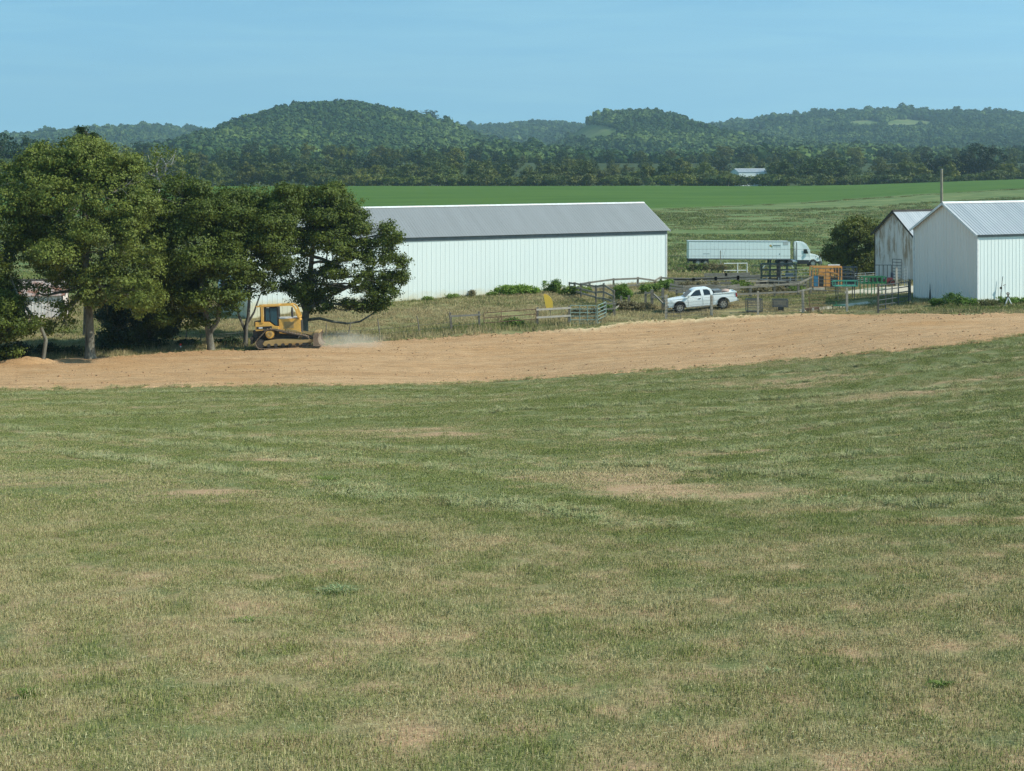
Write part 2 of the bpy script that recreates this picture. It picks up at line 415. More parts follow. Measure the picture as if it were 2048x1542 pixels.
DRYSPOTS = [(1100, 958, 1.6, 1.2), (1230, 952, 2.2, 1.6), (1280, 975, 1.5, 1.2), (1330, 990, 1.8, 1.0), (1440, 1002, 2.2, 1.0), (1540, 990, 1.6, .7), (1570, 1024, 1.6, .5),
            (1990, 1042, 1.7, .4), (1880, 1040, 1.2, .3), (420, 874, 2.6, .5), (560, 870, 2.4, .5), (780, 862, 2.6, .9), (880, 868, 2.0, .8), (1060, 955, 1.0, .8),
            (200, 915, 2.0, .8), (540, 918, 2.4, .7), (1240, 1060, 1.0, .25), (420, 985, 1.5, .5), (1300, 876, 1.5, 1.0), (1430, 905, 1.5, 1.0), (1600, 765, 4, 2.5), (1800, 790, 3, 2)]
_ds = [(G(u, v), a, b) for u, v, a, b in DRYSPOTS]
BORDER = gpath([(-300, 868), (0, 898), (100, 910), (250, 927), (350, 940), (450, 950), (550, 962), (700, 985), (800, 1002), (1024, 1025), (1150, 1042), (1340, 1063), (1600, 1070), (2048, 1082), (2300, 1090)])
def dryness(X, Y):
    """0 lush green, 1 straw"""
    near = np.clip((edge_y(BORDER, X, np.maximum(Y, 1)) - Y + (fbm(X / 3, Y / 3, 3, 70) - .5) * 2.5) / 1.6 + .5, 0, 1)
    d = 0.20 + near * 0.23 + mowlines(X, Y) * np.interp(Y, [20, 36], [0.18, 0.85]) + (fbm(X / 3.5, Y / 3.5, 4, 60) - 0.5) * 0.10 + (fbm(X / 0.55, Y / 0.55, 3, 64) - 0.5) * np.interp(Y, [20, 42], [1.5, 0.8])
    wob = 0.65 + fbm(X / 1.1, Y / 1.1, 3, 61) * 0.9
    for g, a, b in _ds:
        q = np.hypot((X - g[0]) / a, (Y - g[1]) / b) * wob
        d = np.maximum(d, np.clip(1.7 - q, 0, 1) * 1.05)
    rd = row_dist(X, Y); d = d + np.clip(1.4 - rd / 0.5, 0, 1) * 0.62 - np.clip(1 - np.abs(rd - 1.5) / 0.9, 0, 1) * 0.36
    return np.clip(d, 0, 1)

CROP_UV = [(-900, 440), (0, 436), (700, 425), (1000, 421), (1333, 417), (1480, 411), (1600, 405), (1700, 398), (1800, 392), (1900, 386), (2048, 378), (2600, 350)]
CROP_EDGE = gpath(CROP_UV)

# ------------------------------------------------------------------ ground sheet (one mesh to the horizon)
def tgrid(ys, ts, off=0.0):
    Yg, Tg = np.meshgrid(ys, ts, indexing='ij')
    return Tg * (np.maximum(Yg, 0) + 30.0), Yg
ys = np.concatenate([np.linspace(-60, 8, 20), np.linspace(8, 150, 430)[1:], np.exp(np.linspace(math.log(150), math.log(9000), 330))[1:]])
tt = np.linspace(-1, 1, 420); ts = np.sign(tt) * (np.abs(tt) * 0.42 + np.abs(tt) ** 4 * 0.5)
GX, GY = tgrid(ys, ts)
GZ = H(GX, GY)
ny, nx = GX.shape
idx = np.arange(ny * nx).reshape(ny, nx)
gf = np.stack([idx[:-1, :-1], idx[:-1, 1:], idx[1:, 1:], idx[1:, :-1]], -1).reshape(-1, 4)
X_, Y_ = GX.ravel(), GY.ravel()
nearm = (Y_ < 118)
dryA = np.full(X_.shape, 0.5); dryA[nearm] = dryness(X_[nearm], Y_[nearm])
rowA = np.zeros(X_.shape); rowA[nearm] = rowmask(X_[nearm], Y_[nearm])
# zone: 0 hay field, 1 rough yard and weeds behind the earth pad, 2 pasture, 3 crop, 4 woods floor / far clearing
Yf = edge_y(FAR_EDGE, X_, np.maximum(Y_, 1)); Yc = edge_y(CROP_EDGE, X_, np.maximum(Y_, 1))
Yc_n = Yc + (fbm(X_ / 12, Y_ / 12, 2, 90) - .5) * 10
z_yard = np.clip((Y_ - Yf + 3) / 6, 0, 1)
z_past = np.clip((Y_ - 150 + (fbm(X_ / 20, Y_ / 20, 2, 92) - .5) * 30) / 30, 0, 1)
z_crop = np.clip((Y_ - Yc_n) / 3, 0, 1) * (Y_ < 640)
z_wood = np.clip((Y_ - 625) / 20, 0, 1)
CLEAR = [(1122, 1236, 250, 284, 1500, 2250), (1696, 1766, 241, 254, 2400, 3300), (1770, 1866, 239, 260, 2400, 3300), (1236, 1338, 306, 326, 1000, 1450), (838, 872, 320, 331, 1000, 1500), (2008, 2070, 288, 302, 1000, 1600)]
_u = UC + FOC * X_ / np.maximum(Y_, 1); _v = VH - FOC * GZ.ravel() / np.maximum(Y_, 1); clrA = np.zeros(X_.shape)
for a, b, c, d, y0_, y1_ in CLEAR: clrA = np.maximum(clrA, np.clip(1.6 - np.hypot((_u - (a + b) / 2) / ((b - a) / 2), (_v - (c + d) / 2) / ((d - c) / 2)), 0, .4) * 2.5 * (Y_ > y0_) * (Y_ < y1_))
gme = np_mesh('ground', np.stack([X_, Y_, GZ.ravel()], -1), gf, 4, True,
              dict(dry=dryA, row=rowA, yard=z_yard, past=z_past, crop=z_crop, wood=z_wood, clr=clrA))
t = NT('field_ground'); p = t.pos()
dry = t.attr('dry'); row = t.attr('row')
n1 = t.noise(p, 9.0, 6, 0.7); n2 = t.noise(p, 1.2, 4); n3 = t.noise(t.vscale(p, (0.05, 0.25, 1)), 1.0, 5, 0.6)
green = t.mix(t.rng(n1, 0.3, 0.7), (0.085, 0.105, 0.038), (0.215, 0.240, 0.095))
straw = t.mix(t.rng(n1, 0.3, 0.7), (0.30, 0.185, 0.10), (0.60, 0.40, 0.235))
nf = t.noise(p, 55.0, 4, 0.75)
green = t.mix(t.rng(nf, .45, .62, 0, .8), green, (0.27, 0.26, 0.11)); green = t.mix(t.rng(nf, .46, .34, 0, .8), green, (0.05, 0.05, 0.022)); straw = t.mix(t.rng(nf, .48, .34, 0, .7), straw, (0.12, 0.085, 0.05))
c = t.mix(t.rng(t.math('ADD', dry, t.math('MULTIPLY', t.rng(n2, .3, .7, -1, 1), .25)), .1, .9), green, straw)
c = t.mix(t.math('MULTIPLY', row, 0.8), c, (0.36, 0.37, 0.18))
yard = t.mix(t.rng(t.noise(p, 0.55, 6, 0.65), 0.36, 0.62), (0.38, 0.300, 0.150), (0.21, 0.215, 0.085))
yard = t.mix(t.rng(t.noise(p, 5.0, 5, 0.7), 0.4, 0.65, 0, 0.6), yard, (0.15, 0.145, 0.058))
c = t.mix(t.attr('yard'), c, yard)
pas = t.mix(t.rng(n3, 0.38, 0.62), (0.105, 0.155, 0.042), (0.220, 0.245, 0.095))
pas = t.mix(t.rng(t.noise(t.vscale(p, (0.35, 1.0, 1)), 0.30, 6, 0.7), 0.42, 0.66, 0, 0.7), pas, (0.070, 0.135, 0.040))
c = t.mix(t.attr('past'), c, pas)
crp = t.mix(t.rng(t.noise(t.vscale(p, (0.02, 0.12, 1)), 1.0, 5), 0.35, 0.65), (0.056, 0.118, 0.012), (0.082, 0.150, 0.018))
c = t.mix(t.attr('crop'), c, crp)
wd = t.mix(t.attr('clr'), (0.050, 0.070, 0.022), t.mix(t.rng(t.noise(p, 0.02, 4), 0.4, 0.6), (0.11, 0.16, 0.045), (0.17, 0.20, 0.075)))
c = t.mix(t.attr('wood'), c, wd)
t.bsdf(c, 0.95, spec=0.15, normal=t.bump(n1, 0.5, 0.05))
tag(link('ground', gme, None, t.m), 'hay field falling away to the earth pad and rising again as pasture', None, None, 'structure')

# ------------------------------------------------------------------ bare earth pad
def sheet(name, near, far, t0, t1, ncol, nrow, lift, mat, disp=None, jag=0.8, seed=3):
    tsx = np.linspace(t0, t1, ncol)
    yn = np.interp(tsx, near[:, 0] / near[:, 1], near[:, 1]) + (fbm(tsx * 900, tsx * 0, 4, seed) - .5) * jag * 1.4 + (fbm(tsx * 90, tsx * 0, 2, seed + 2) - .5) * jag * 1.2
    yf = np.interp(tsx, far[:, 0] / far[:, 1], far[:, 1]) + (fbm(tsx * 800, tsx * 0 + 4, 4, seed + 7) - .5) * jag * 2.4 + (fbm(tsx * 40, tsx * 0 + 4, 2, seed + 8) - .5) * jag * 2.5
    s = np.linspace(0, 1, nrow)[:, None]
    Y = yn[None, :] * (1 - s) + yf[None, :] * s; X = tsx[None, :] * Y
    e = np.clip(np.minimum(s, 1 - s) * 12, 0, 1) * np.ones_like(X)
    Z = H(X, Y) + lift
    if disp is not None: Z = Z + disp(X, Y) * e
    e2 = (s == 0) | (s == 1)
    Z = Z - np.where(e2 * np.ones_like(X) > 0, 0.06 + lift, 0)
    i = np.arange(nrow * ncol).reshape(nrow, ncol)
    f = np.stack([i[:-1, :-1], i[:-1, 1:], i[1:, 1:], i[1:, :-1]], -1).reshape(-1, 4)
    fe = (Y - yf[None, :])
    me = np_mesh(name, np.stack([X.ravel(), Y.ravel(), Z.ravel()], -1), f, 4, True, dict(fe=np.clip(-fe / 4, 0, 1).ravel()))
    return link(name, me, None, mat)
def dirt_disp(X, Y):
    a = np.abs(fbm(X / 9.0, Y / 0.7, 4, 120) - .5) * 0.10
    b = (fbm(X / 1.0, Y / 1.0, 3, 123) - .5) * 0.08
    tr = np.maximum(0, np.sin(Y * 2.6 + fbm(X / 30, Y / 9, 2, 124) * 6)) ** 4 * 0.035
    return 0.05 + a + b + tr
t = NT('bare_earth'); p = t.pos()
n1 = t.noise(t.vscale(p, (0.06, 0.55, 1)), 1.0, 6, 0.6, 0.5); n2 = t.noise(p, 7.0, 6, 0.75); n3 = t.noise(t.vscale(p, (0.10, 2.8, 1)), 1.0, 6, 0.65, 0.4)
c = t.mix(t.rng(n1, 0.36, 0.66), (0.49, 0.283, 0.138), (0.58, 0.365, 0.198))
n4 = t.noise(t.vscale(p, (0.55, 5.0, 1)), 1.0, 7, 0.75, 0.3); c = t.mix(t.rng(n4, 0.36, 0.50, 0.75, 0), c, (0.27, 0.175, 0.095)); c = t.mix(t.rng(n4, 0.56, 0.68, 0, 0.7), c, (0.74, 0.54, 0.31))
c = t.mix(t.rng(n3, 0.52, 0.70, 0, 0.55), c, (0.44, 0.26, 0.12))
c = t.mix(t.rng(n2, 0.55, 0.75, 0, 0.55), c, (0.66, 0.48, 0.27))
c = t.mix(t.rng(n2, 0.42, 0.28, 0, 0.5), c, (0.36, 0.20, 0.10))
c = t.mix(t.rng(t.noise(p, 0.09, 3, 0.5), 0.56, 0.68, 0, 0.5), c, (0.47, 0.25, 0.10))
fe = t.attr('fe'); sx = t.node('ShaderNodeSeparateXYZ', ins={0: p}).outputs[0]
pale = t.math('MULTIPLY', t.rng(fe, 0.65, 0.0), t.rng(sx, 2.0, 6.0)); pale = t.math('MULTIPLY', pale, t.rng(sx, 26.0, 18.0))
c = t.mix(t.math('MULTIPLY', pale, 0.8), c, (0.84, 0.66, 0.38))
t.bsdf(c, 0.95, spec=0.15, normal=t.bump(t.math('ADD', t.math('ADD', n2, n3), n4), 0.9, 0.08))
M['earth'] = t.m
tag(sheet('bare_earth', NEAR_EDGE, FAR_EDGE, -0.5, 0.48, 900, 150, 0.03, M['earth'], dirt_disp), 'tan graded earth pad across the hay field', None, None, 'structure')
# loose earth heap by the left edge of the pad
g = PZ(50, 99.0)
a_ = np.linspace(0, 2 * pi, 40, endpoint=False); rr = np.linspace(0, 1, 14)
RR, AA = np.meshgrid(rr, a_, indexing='ij')
hx = g[0] + RR * np.cos(AA) * 2.6; hy = g[1] + RR * np.sin(AA) * 1.6
hz = H(hx, hy) + (1 - RR ** 1.6) * 0.50 * (0.7 + 0.6 * fbm(hx * 1.5, hy * 1.5, 3, 8)) - 0.03
i = np.arange(14 * 40).reshape(14, 40); j = np.roll(i, -1, 1)
hf = np.stack([i[:-1], i[1:], j[1:], j[:-1]], -1).reshape(-1, 4)
tag(link('earth_heap', np_mesh('earth_heap', np.stack([hx.ravel(), hy.ravel(), hz.ravel()], -1), hf, 4, True, dict(fe=np.ones(560))), None, M['earth']),
    'low heap of loose orange earth at the left end of the bare pad', 'earth heap')

# gravel drive in the farmyard
t = NT('gravel'); p = t.pos(); n = t.noise(p, 14, 5, 0.7)
t.bsdf(t.mix(t.rng(n, 0.35, 0.65), (0.40, 0.34, 0.24), (0.70, 0.62, 0.48)), 0.95, normal=t.bump(n, 0.6, 0.03)); M['gravel'] = t.m
dn = gpath([(1600, 624), (1660, 618), (1700, 613), (1752, 606)]); df = gpath([(1600, 619), (1660, 612), (1700, 607), (1752, 601)])
o = sheet('gravel_drive', dn, df, dn[0, 0] / dn[0, 1], dn[-1, 0] / dn[-1, 1], 90, 20, 0.035, M['gravel'], None, 0.15)
tag(o, 'pale gravel drive curving into the farmyard', None, None, 'structure')
dn = gpath([(1690, 588), (1740, 589), (1790, 588), (1840, 586)]); df = gpath([(1690, 583), (1740, 576), (1790, 573), (1840, 571)])
o = sheet('gravel_yard', dn, df, dn[0, 0] / dn[0, 1], dn[-1, 0] / dn[-1, 1], 60, 16, 0.05, M['gravel'], None, 0.3)
tag(o, 'pale gravel patch of the yard between the green feeder and the old barn', None, None, 'structure')

# ------------------------------------------------------------------ scatter: instances made by geometry nodes from patches stored in the object's own mesh
def scatter(name, patches, pts, mat, label, group=None):
    """patches: list of (verts, tris, r); pts: dict pos(n,3) rot(n,3) scl(n,3) idry(n) kd(n)"""
    V = []; F = []; Rr = []; K = []; b = 0
    for k, (v, f, r) in enumerate(patches):
        V.append(v); F.append(f + b); Rr.append(r); K.append(np.full(len(v), float(k))); b += len(v)
    nP = len(pts['pos'])
    V.append(pts['pos']); K.append(pts['kd'].astype(float)); Rr.append(np.zeros(nP))
    V = np.concatenate(V); F = np.concatenate(F); K = np.concatenate(K); Rr = np.concatenate(Rr)
    z = np.zeros((b, 3)); isp = np.concatenate([np.zeros(b), np.ones(nP)])
    me = np_mesh(name, V, F, F.shape[1], False, dict(r=Rr, kd=K, isp=isp, irot=np.concatenate([z, pts['rot']]), iscl=np.concatenate([z + 1, pts['scl']]),
                 idry=np.concatenate([np.zeros(b), pts['idry']])))
    o = link(name, me, None, mat)
    ng = bpy.data.node_groups.new(name + '_nodes', 'GeometryNodeTree')
    ng.interface.new_socket('Geometry', in_out='INPUT', socket_type='NodeSocketGeometry'); ng.interface.new_socket('Geometry', in_out='OUTPUT', socket_type='NodeSocketGeometry')
    N, L = ng.nodes, ng.links
    gi = N.new('NodeGroupInput'); go = N.new('NodeGroupOutput')
    def named(nm, ty='FLOAT'):
        q = N.new('GeometryNodeInputNamedAttribute'); q.data_type = ty; q.inputs['Name'].default_value = nm; return q.outputs[0]
    def cmpn(a, val):
        q = N.new('FunctionNodeCompare'); q.data_type = 'FLOAT'; q.operation = 'EQUAL'; q.inputs['Epsilon'].default_value = 0.2
        L.new(a, q.inputs[0]); q.inputs[1].default_value = val; return q.outputs[0]
    sp = N.new('GeometryNodeSeparateGeometry'); sp.domain = 'POINT'
    L.new(gi.outputs[0], sp.inputs['Geometry']); L.new(cmpn(named('isp'), 1.0), sp.inputs['Selection'])
    jn = N.new('GeometryNodeJoinGeometry')
    for k in range(len(patches)):
        s2 = N.new('GeometryNodeSeparateGeometry'); s2.domain = 'POINT'
        L.new(sp.outputs['Inverted'], s2.inputs['Geometry']); L.new(cmpn(named('kd'), float(k)), s2.inputs['Selection'])
        ip = N.new('GeometryNodeInstanceOnPoints')
        L.new(sp.outputs['Selection'], ip.inputs['Points']); L.new(cmpn(named('kd'), float(k)), ip.inputs['Selection'])
        L.new(s2.outputs['Selection'], ip.inputs['Instance'])
        er = N.new('FunctionNodeEulerToRotation'); L.new(named('irot', 'FLOAT_VECTOR'), er.inputs[0])
        L.new(er.outputs[0], ip.inputs['Rotation']); L.new(named('iscl', 'FLOAT_VECTOR'), ip.inputs['Scale'])
        L.new(ip.outputs[0], jn.inputs[0])
    L.new(jn.outputs[0], go.inputs[0])
    md = o.modifiers.new('scatter', 'NODES'); md.node_group = ng
    return tag(o, label, None, group, 'stuff')

def blades(n, size, h0, h1, wd, lean=0.5, flat=0.0, seed=0):
    q = np.random.default_rng(seed)
    x = q.uniform(-size / 2, size / 2, n); y = q.uniform(-size / 2, size / 2, n)
    h = q.uniform(h0, h1, n) * q.uniform(0.6, 1.0, n); a = q.uniform(0, 2 * pi, n); ww = wd * q.uniform(0.6, 1.4, n)
    la = q.uniform(0, 2 * pi, n); ln = h * lean * q.uniform(0, 1, n)
    isf = q.uniform(0, 1, n) < flat      # lying clippings
    z0 = np.where(isf, q.uniform(0.0, h0 * 0.9, n), -0.01)
    ln = np.where(isf, h * q.uniform(0.9, 1.6, n), ln); hz = np.where(isf, z0 + q.uniform(-.2, .5, n) * h * 0.3, h)
    v = np.zeros((n, 3, 3)); dx, dy = np.cos(a) * ww / 2, np.sin(a) * ww / 2
    v[:, 0] = np.stack([x - dx, y - dy, z0], -1); v[:, 1] = np.stack([x + dx, y + dy, z0], -1)
    v[:, 2] = np.stack([x + np.cos(la) * ln, y + np.sin(la) * ln, hz], -1)
    r = q.uniform(0, 1, n) ; r = np.repeat(r, 3)
    return v.reshape(-1, 3), np.arange(3 * n).reshape(-1, 3), r

def blade_mat(name, g0, g1, s0, s1, bias=0.0, trans=0.22):
    t = NT(name); r = t.attr('r'); d = t.attr('idry', 'INSTANCER')
    p = t.pos(); n = t.rng(t.noise(p, 4.5, 5, 0.7), 0.30, 0.70)
    r2 = t.math('FRACT', t.math('MULTIPLY', r, 7.31))
    c = t.mix(r2, g0, g1); s = t.mix(r2, s0, s1)
    f = t.rng(t.math('SUBTRACT', t.math('ADD', t.math('MULTIPLY', d, 1.15), t.math('MULTIPLY', n, 0.62)), r), 0.14 - bias, 0.36 - bias)
    c = t.mix(f, c, s)
    gn = t.node('ShaderNodeNewGeometry').outputs['Normal']
    nn = t.node('ShaderNodeVectorMath', operation='ADD', ins={0: t.node('ShaderNodeVectorMath', operation='SCALE', ins={0: gn, 'Scale': 0.55}).outputs[0], 1: (0.0, 0.0, 0.9)}).outputs[0]
    nn = t.node('ShaderNodeVectorMath', operation='NORMALIZE', ins={0: nn}).outputs[0]
    dd = t.node('ShaderNodeBsdfDiffuse', ins={'Color': c, 'Normal': nn}); tr = t.node('ShaderNodeBsdfTranslucent', ins={'Color': c, 'Normal': nn})
    mx = t.node('ShaderNodeMixShader', ins={0: trans, 1: dd.outputs[0], 2: tr.outputs[0]})
    t.l.new(mx.outputs[0], t.out.inputs[0]); return t.m
M['blade'] = blade_mat('grass_blade', (0.074, 0.125, 0.024), (0.41, 0.43, 0.145), (0.29, 0.22, 0.105), (0.79, 0.71, 0.385))
M['clip'] = blade_mat('cut_grass', (0.085, 0.135, 0.045), (0.56, 0.57, 0.27), (0.36, 0.33, 0.17), (0.74, 0.70, 0.44), -0.15)

def wedge_pts(y0, y1, spacing, seed, umin=-0.40, umax=0.40, pad=1.5):
    q = np.random.default_rng(seed)
    ysn = np.arange(y0, y1, spacing); out = []
    for y in ysn:
        xs = np.arange(umin * y - pad, umax * y + pad, spacing); out.append(np.stack([xs, np.full(len(xs), y)], -1))
    P = np.concatenate(out); return P + q.uniform(-.5, .5, P.shape) * spacing
def mkpts(P, seed, smin, smax, nk, zs=None, tilt=0.0, zoff=0.0, dry=None):
    q = np.random.default_rng(seed); n = len(P)
    z = H(P[:, 0], P[:, 1]) + zoff
    s = q.uniform(smin, smax, n); sz = s * (zs if zs is not None else 1.0)
    return dict(pos=np.stack([P[:, 0], P[:, 1], z], -1), rot=np.stack([q.normal(0, tilt + 1e-6, n), q.normal(0, tilt + 1e-6, n), q.uniform(0, 2 * pi, n)], -1),
                scl=np.stack([s, s, sz], -1), idry=dryness(P[:, 0], P[:, 1]) if dry is None else dry, kd=q.integers(0, nk, n))
# mown stubble: fine near, coarser far
pa = [blades(2300, 1.1, 0.018, 0.050, 0.0060, 0.9, 0.35, 100 + k) for k in range(4)]
P = wedge_pts(11, 34, 0.62, 1); P = P[~in_dirt(P[:, 0], P[:, 1])]
hs = 0.75 + 1.3 * fbm(P[:, 0] / 1.0, P[:, 1] / 1.0, 3, 33) ** 1.6
d_ = dryness(P[:, 0], P[:, 1]); P_keep = rng.uniform(0, 1, len(P)) > np.clip(d_ - 0.95, 0, 1) * 1.0
P, hs = P[P_keep], hs[P_keep]
scatter('grass', pa, mkpts(P, 2, 0.9, 1.2, 4, hs, 0.03), M['blade'], 'short mown stubble in the foreground, straw and green mixed')
pb = [blades(2000, 1.5, 0.015, 0.042, 0.011, 1.0, 0.35, 200 + k) for k in range(3)]
P = wedge_pts(33.5, 87, 0.98, 3); P = P[~in_dirt(P[:, 0], P[:, 1], -0.3)]
hs = 0.7 + 0.9 * fbm(P[:, 0] / 2, P[:, 1] / 2, 3, 34)
P_keep = rng.uniform(0, 1, len(P)) > np.clip(dryness(P[:, 0], P[:, 1]) - 0.7, 0, 1) * 2.4; P, hs = P[P_keep], hs[P_keep]
scatter('grass', pb, mkpts(P, 4, 0.9, 1.2, 3, hs, 0.02), M['blade'], 'short green mown grass on the far side of the hay field')
# windrows of cut grass
q = np.random.default_rng(77); PP = []; HS = []
for p in ROWS:
    for a, b in zip(p[:-1], p[1:]):
        L = np.linalg.norm(b - a); n = int(L / 0.085) + 1; tq = q.uniform(0, 1, n)
        nn = np.array([-(b - a)[1], (b - a)[0]]) / L
        PP.append(a + tq[:, None] * (b - a) + nn * q.normal(0, 0.24, n)[:, None])
P = np.concatenate(PP); P = P + np.stack([(fbm(P[:, 0] / 1.3, P[:, 1] / 1.3, 3, 40) - .5), (fbm(P[:, 0] / 1.1, P[:, 1] / 1.1, 3, 41) - .5)], -1) * 1.1
m = fbm(P[:, 0] / 3.2, P[:, 1] / 3.2, 3, 44)
keep = (q.uniform(0, 1, len(P)) < np.clip((m - 0.18) * 3.2, 0.40, 1)) & ~in_dirt(P[:, 0], P[:, 1], 0.4); P = P[keep]; m = m[keep]
pc = [blades(260, 0.42, 0.03, 0.11, 0.014, 1.0, 0.8, 300 + k) for k in range(3)]
scatter('cut_grass', pc, mkpts(P, 6, 0.7, 1.5, 3, 0.35 + m * 1.5 * q.uniform(.2, 1.5, len(P)), 0.2, 0.01, np.clip(q.uniform(-.35, .6, len(P)), 0, 1)), M['clip'], 'windrows of pale cut grass lying in lines across the hay field')
# loose straw lying on top of the stubble
P = wedge_pts(11, 46, 0.80, 21); P = P[(fbm(P[:, 0] / 2, P[:, 1] / 2, 3, 57) > 0.36)]
ph = [blades(60, 1.0, 0.03, 0.10, 0.009, 1.0, 1.0, 800 + k) for k in range(3)]
scatter('straw', ph, mkpts(P, 22, 0.8, 1.2, 3, 1.0, 0.05, 0.022, np.clip(q.uniform(.2, 1.4, len(P)), 0, 1)), M['clip'], 'loose pale straw bits lying on the near stubble')
# grass straggling over both rims of the earth pad, and clods lying on it
q = np.random.default_rng(91); PP = []
for path, sg in ((NEAR_EDGE, .55), (FAR_EDGE, .7)):
    for a, b in zip(path[:-1], path[1:]):
        L = np.linalg.norm(b - a); n = int(L * 5); PP.append(a + q.uniform(0, 1, n)[:, None] * (b - a) + np.stack([q.normal(0, .3, n), np.abs(q.normal(0, sg, n)) * (1 if path is NEAR_EDGE else -1) * q.choice([1, 1, -.4], n)], -1))
P = np.concatenate(PP); P = P[(np.abs(P[:, 0] / P[:, 1]) < .42) & (fbm(P[:, 0] / 2.2, P[:, 1] / 2.2, 3, 58) > .42)]
scatter('edge_grass', pc, mkpts(P, 23, .5, 1.3, 3, 1.0, .1, .06, np.clip(q.uniform(0, .9, len(P)), 0, 1)), M['blade'], 'ragged grass straggling over the rims of the earth pad')
def clod(seed):
    qq = np.random.default_rng(seed); th = np.linspace(0, pi, 5); ph_ = np.linspace(0, 2 * pi, 7, endpoint=False); T, F_ = np.meshgrid(th, ph_, indexing='ij'); rd = 1 + qq.normal(0, .22, T.shape)
    v = np.stack([np.sin(T) * np.cos(F_) * rd, np.sin(T) * np.sin(F_) * rd, np.cos(T) * .6 * rd], -1).reshape(-1, 3); i = np.arange(35).reshape(5, 7); j = np.roll(i, -1, 1)
    f = np.stack([i[:-1], i[1:], j[1:], j[:-1]], -1).reshape(-1, 4); return v, np.concatenate([f[:, [0, 1, 2]], f[:, [0, 2, 3]]]), np.zeros(35)
n = 6000; Yp = q.uniform(84, 122, n); P = np.stack([q.uniform(-.40, .40, n) * Yp, Yp], -1); P = P[in_dirt(P[:, 0], P[:, 1], -.3) & (fbm(P[:, 0] / 6, P[:, 1] / 1.2, 3, 59) > .47)]
k_ = mkpts(P, 24, .02, .085, 3, .8, .3, 0.10, np.zeros(len(P))); k_['scl'] *= (q.uniform(0, 1, (len(P), 1)) ** 2 * 1.2 + .35)
k_['pos'][:, 2] = H(P[:, 0], P[:, 1]) + .03 + dirt_disp(P[:, 0], P[:, 1])
M['clod'] = simple('clod_earth', (0.40, 0.235, 0.12), .95)
scatter('clods', [clod(k) for k in range(3)], k_, M['clod'], 'small clods of earth strewn over the graded pad')
# coarser green tufts spread through the stubble
P = wedge_pts(12, 84, 1.6, 8); nn_ = fbm(P[:, 0] / 2.5, P[:, 1] / 2.5, 3, 50)
P = P[(nn_ > 0.60) & ~in_dirt(P[:, 0], P[:, 1], 0.3)]
pd_ = [blades(170, 0.34, 0.03, 0.10, 0.009, 1.0, 0.1, 400 + k) for k in range(3)]
scatter('weeds', pd_, mkpts(P, 9, 0.6, 1.3, 3, None, 0.05, 0, np.zeros(len(P))), M['blade'], 'small dark green weed tufts dotted through the stubble')
# yard, bank and pasture growth behind the earth pad
M['rough'] = blade_mat('rough_grass', (0.085, 0.125, 0.032), (0.260, 0.300, 0.095), (0.28, 0.215, 0.105), (0.66, 0.54, 0.30), 0.0)
pe = [blades(420, 1.7, 0.05, 0.24, 0.022, 0.8, 0.1, 500 + k) for k in range(3)]
P = wedge_pts(97, 175, 1.25, 12, -0.45, 0.45); gap = P[:, 1] - edge_y(FAR_EDGE, P[:, 0], P[:, 1])
nz = fbm(P[:, 0] / 3, P[:, 1] / 3, 3, 51)
ug = UC + FOC * P[:, 0] / P[:, 1]; vg = VH - FOC * H(P[:, 0], P[:, 1]) / P[:, 1]
drive = ((ug > 1688) & (ug < 1842) & (vg > np.interp(ug, [1690, 1740, 1840], [583, 576, 571])) & (vg < 588)) | (ug > 1590) & (ug < 1755) & (vg < np.interp(ug, [1600, 1660, 1700, 1760, 1830, 1880], [624, 618, 614, 608, 600, 590])) & (vg > np.interp(ug, [1600, 1660, 1700, 1760, 1830, 1880], [618, 610, 603, 596, 587, 579]))
ok = (gap > 0.3) & ~drive & (nz > 0.30)
P, nz, gap = P[ok], nz[ok], gap[ok]
strip = np.exp(-((gap - 2.5) / 2.5) ** 2) * (P[:, 0] < 8)
scatter('rough_grass', pe, mkpts(P, 13, 0.8, 1.4, 3, 0.55 + nz * 0.9 + strip * 1.3, 0.05, 0, np.clip(fbm(P[:, 0] / 9, P[:, 1] / 5, 3, 52) * 1.7 - 0.25, 0, 1)), M['rough'], 'rough dry and green grass on the bank behind the earth pad')
pf = [blades(260, 4.0, 0.10, 0.45, 0.10, 1.0, 0.1, 600 + k) for k in range(3)]
P = wedge_pts(175, 440, 3.6, 14, -0.42, 0.42); P = P[P[:, 1] < edge_y(CROP_EDGE, P[:, 0], P[:, 1]) + 1]
nz = fbm(P[:, 0] / 16, P[:, 1] / 7, 4, 53); k_ = nz > 0.36; P, nz = P[k_], nz[k_]
scatter('pasture_grass', pf, mkpts(P, 15, 0.8, 1.6, 3, 0.3 + nz * 1.1, 0.0, -0.05, np.clip(.85 - nz * 1.5, 0, 1)), M['rough'], 'patchy green pasture grass on the slope behind the truck')
# rank growth along the crop boundary
q = np.random.default_rng(5); PP = []
for a, b in zip(CROP_EDGE[:-1], CROP_EDGE[1:]):
    L = np.linalg.norm(b - a); n = int(L / 0.8); PP.append(a + q.uniform(0, 1, n)[:, None] * (b - a) + q.normal(0, 1.6, (n, 2)) - np.array([0, 3.5]))
P = np.concatenate(PP); P = P[np.abs(P[:, 0] / P[:, 1]) < 0.45]
P = P[fbm(P[:, 0] / 7, P[:, 1] / 4, 3, 54) > 0.44]
scatter('rank_grass', pf, mkpts(P, 16, 0.4, 0.8, 3, 1.4, 0.0, -0.05, np.zeros(len(P)) + 0.1), M['rough'], 'strip of rank green growth along the lower edge of the crop')

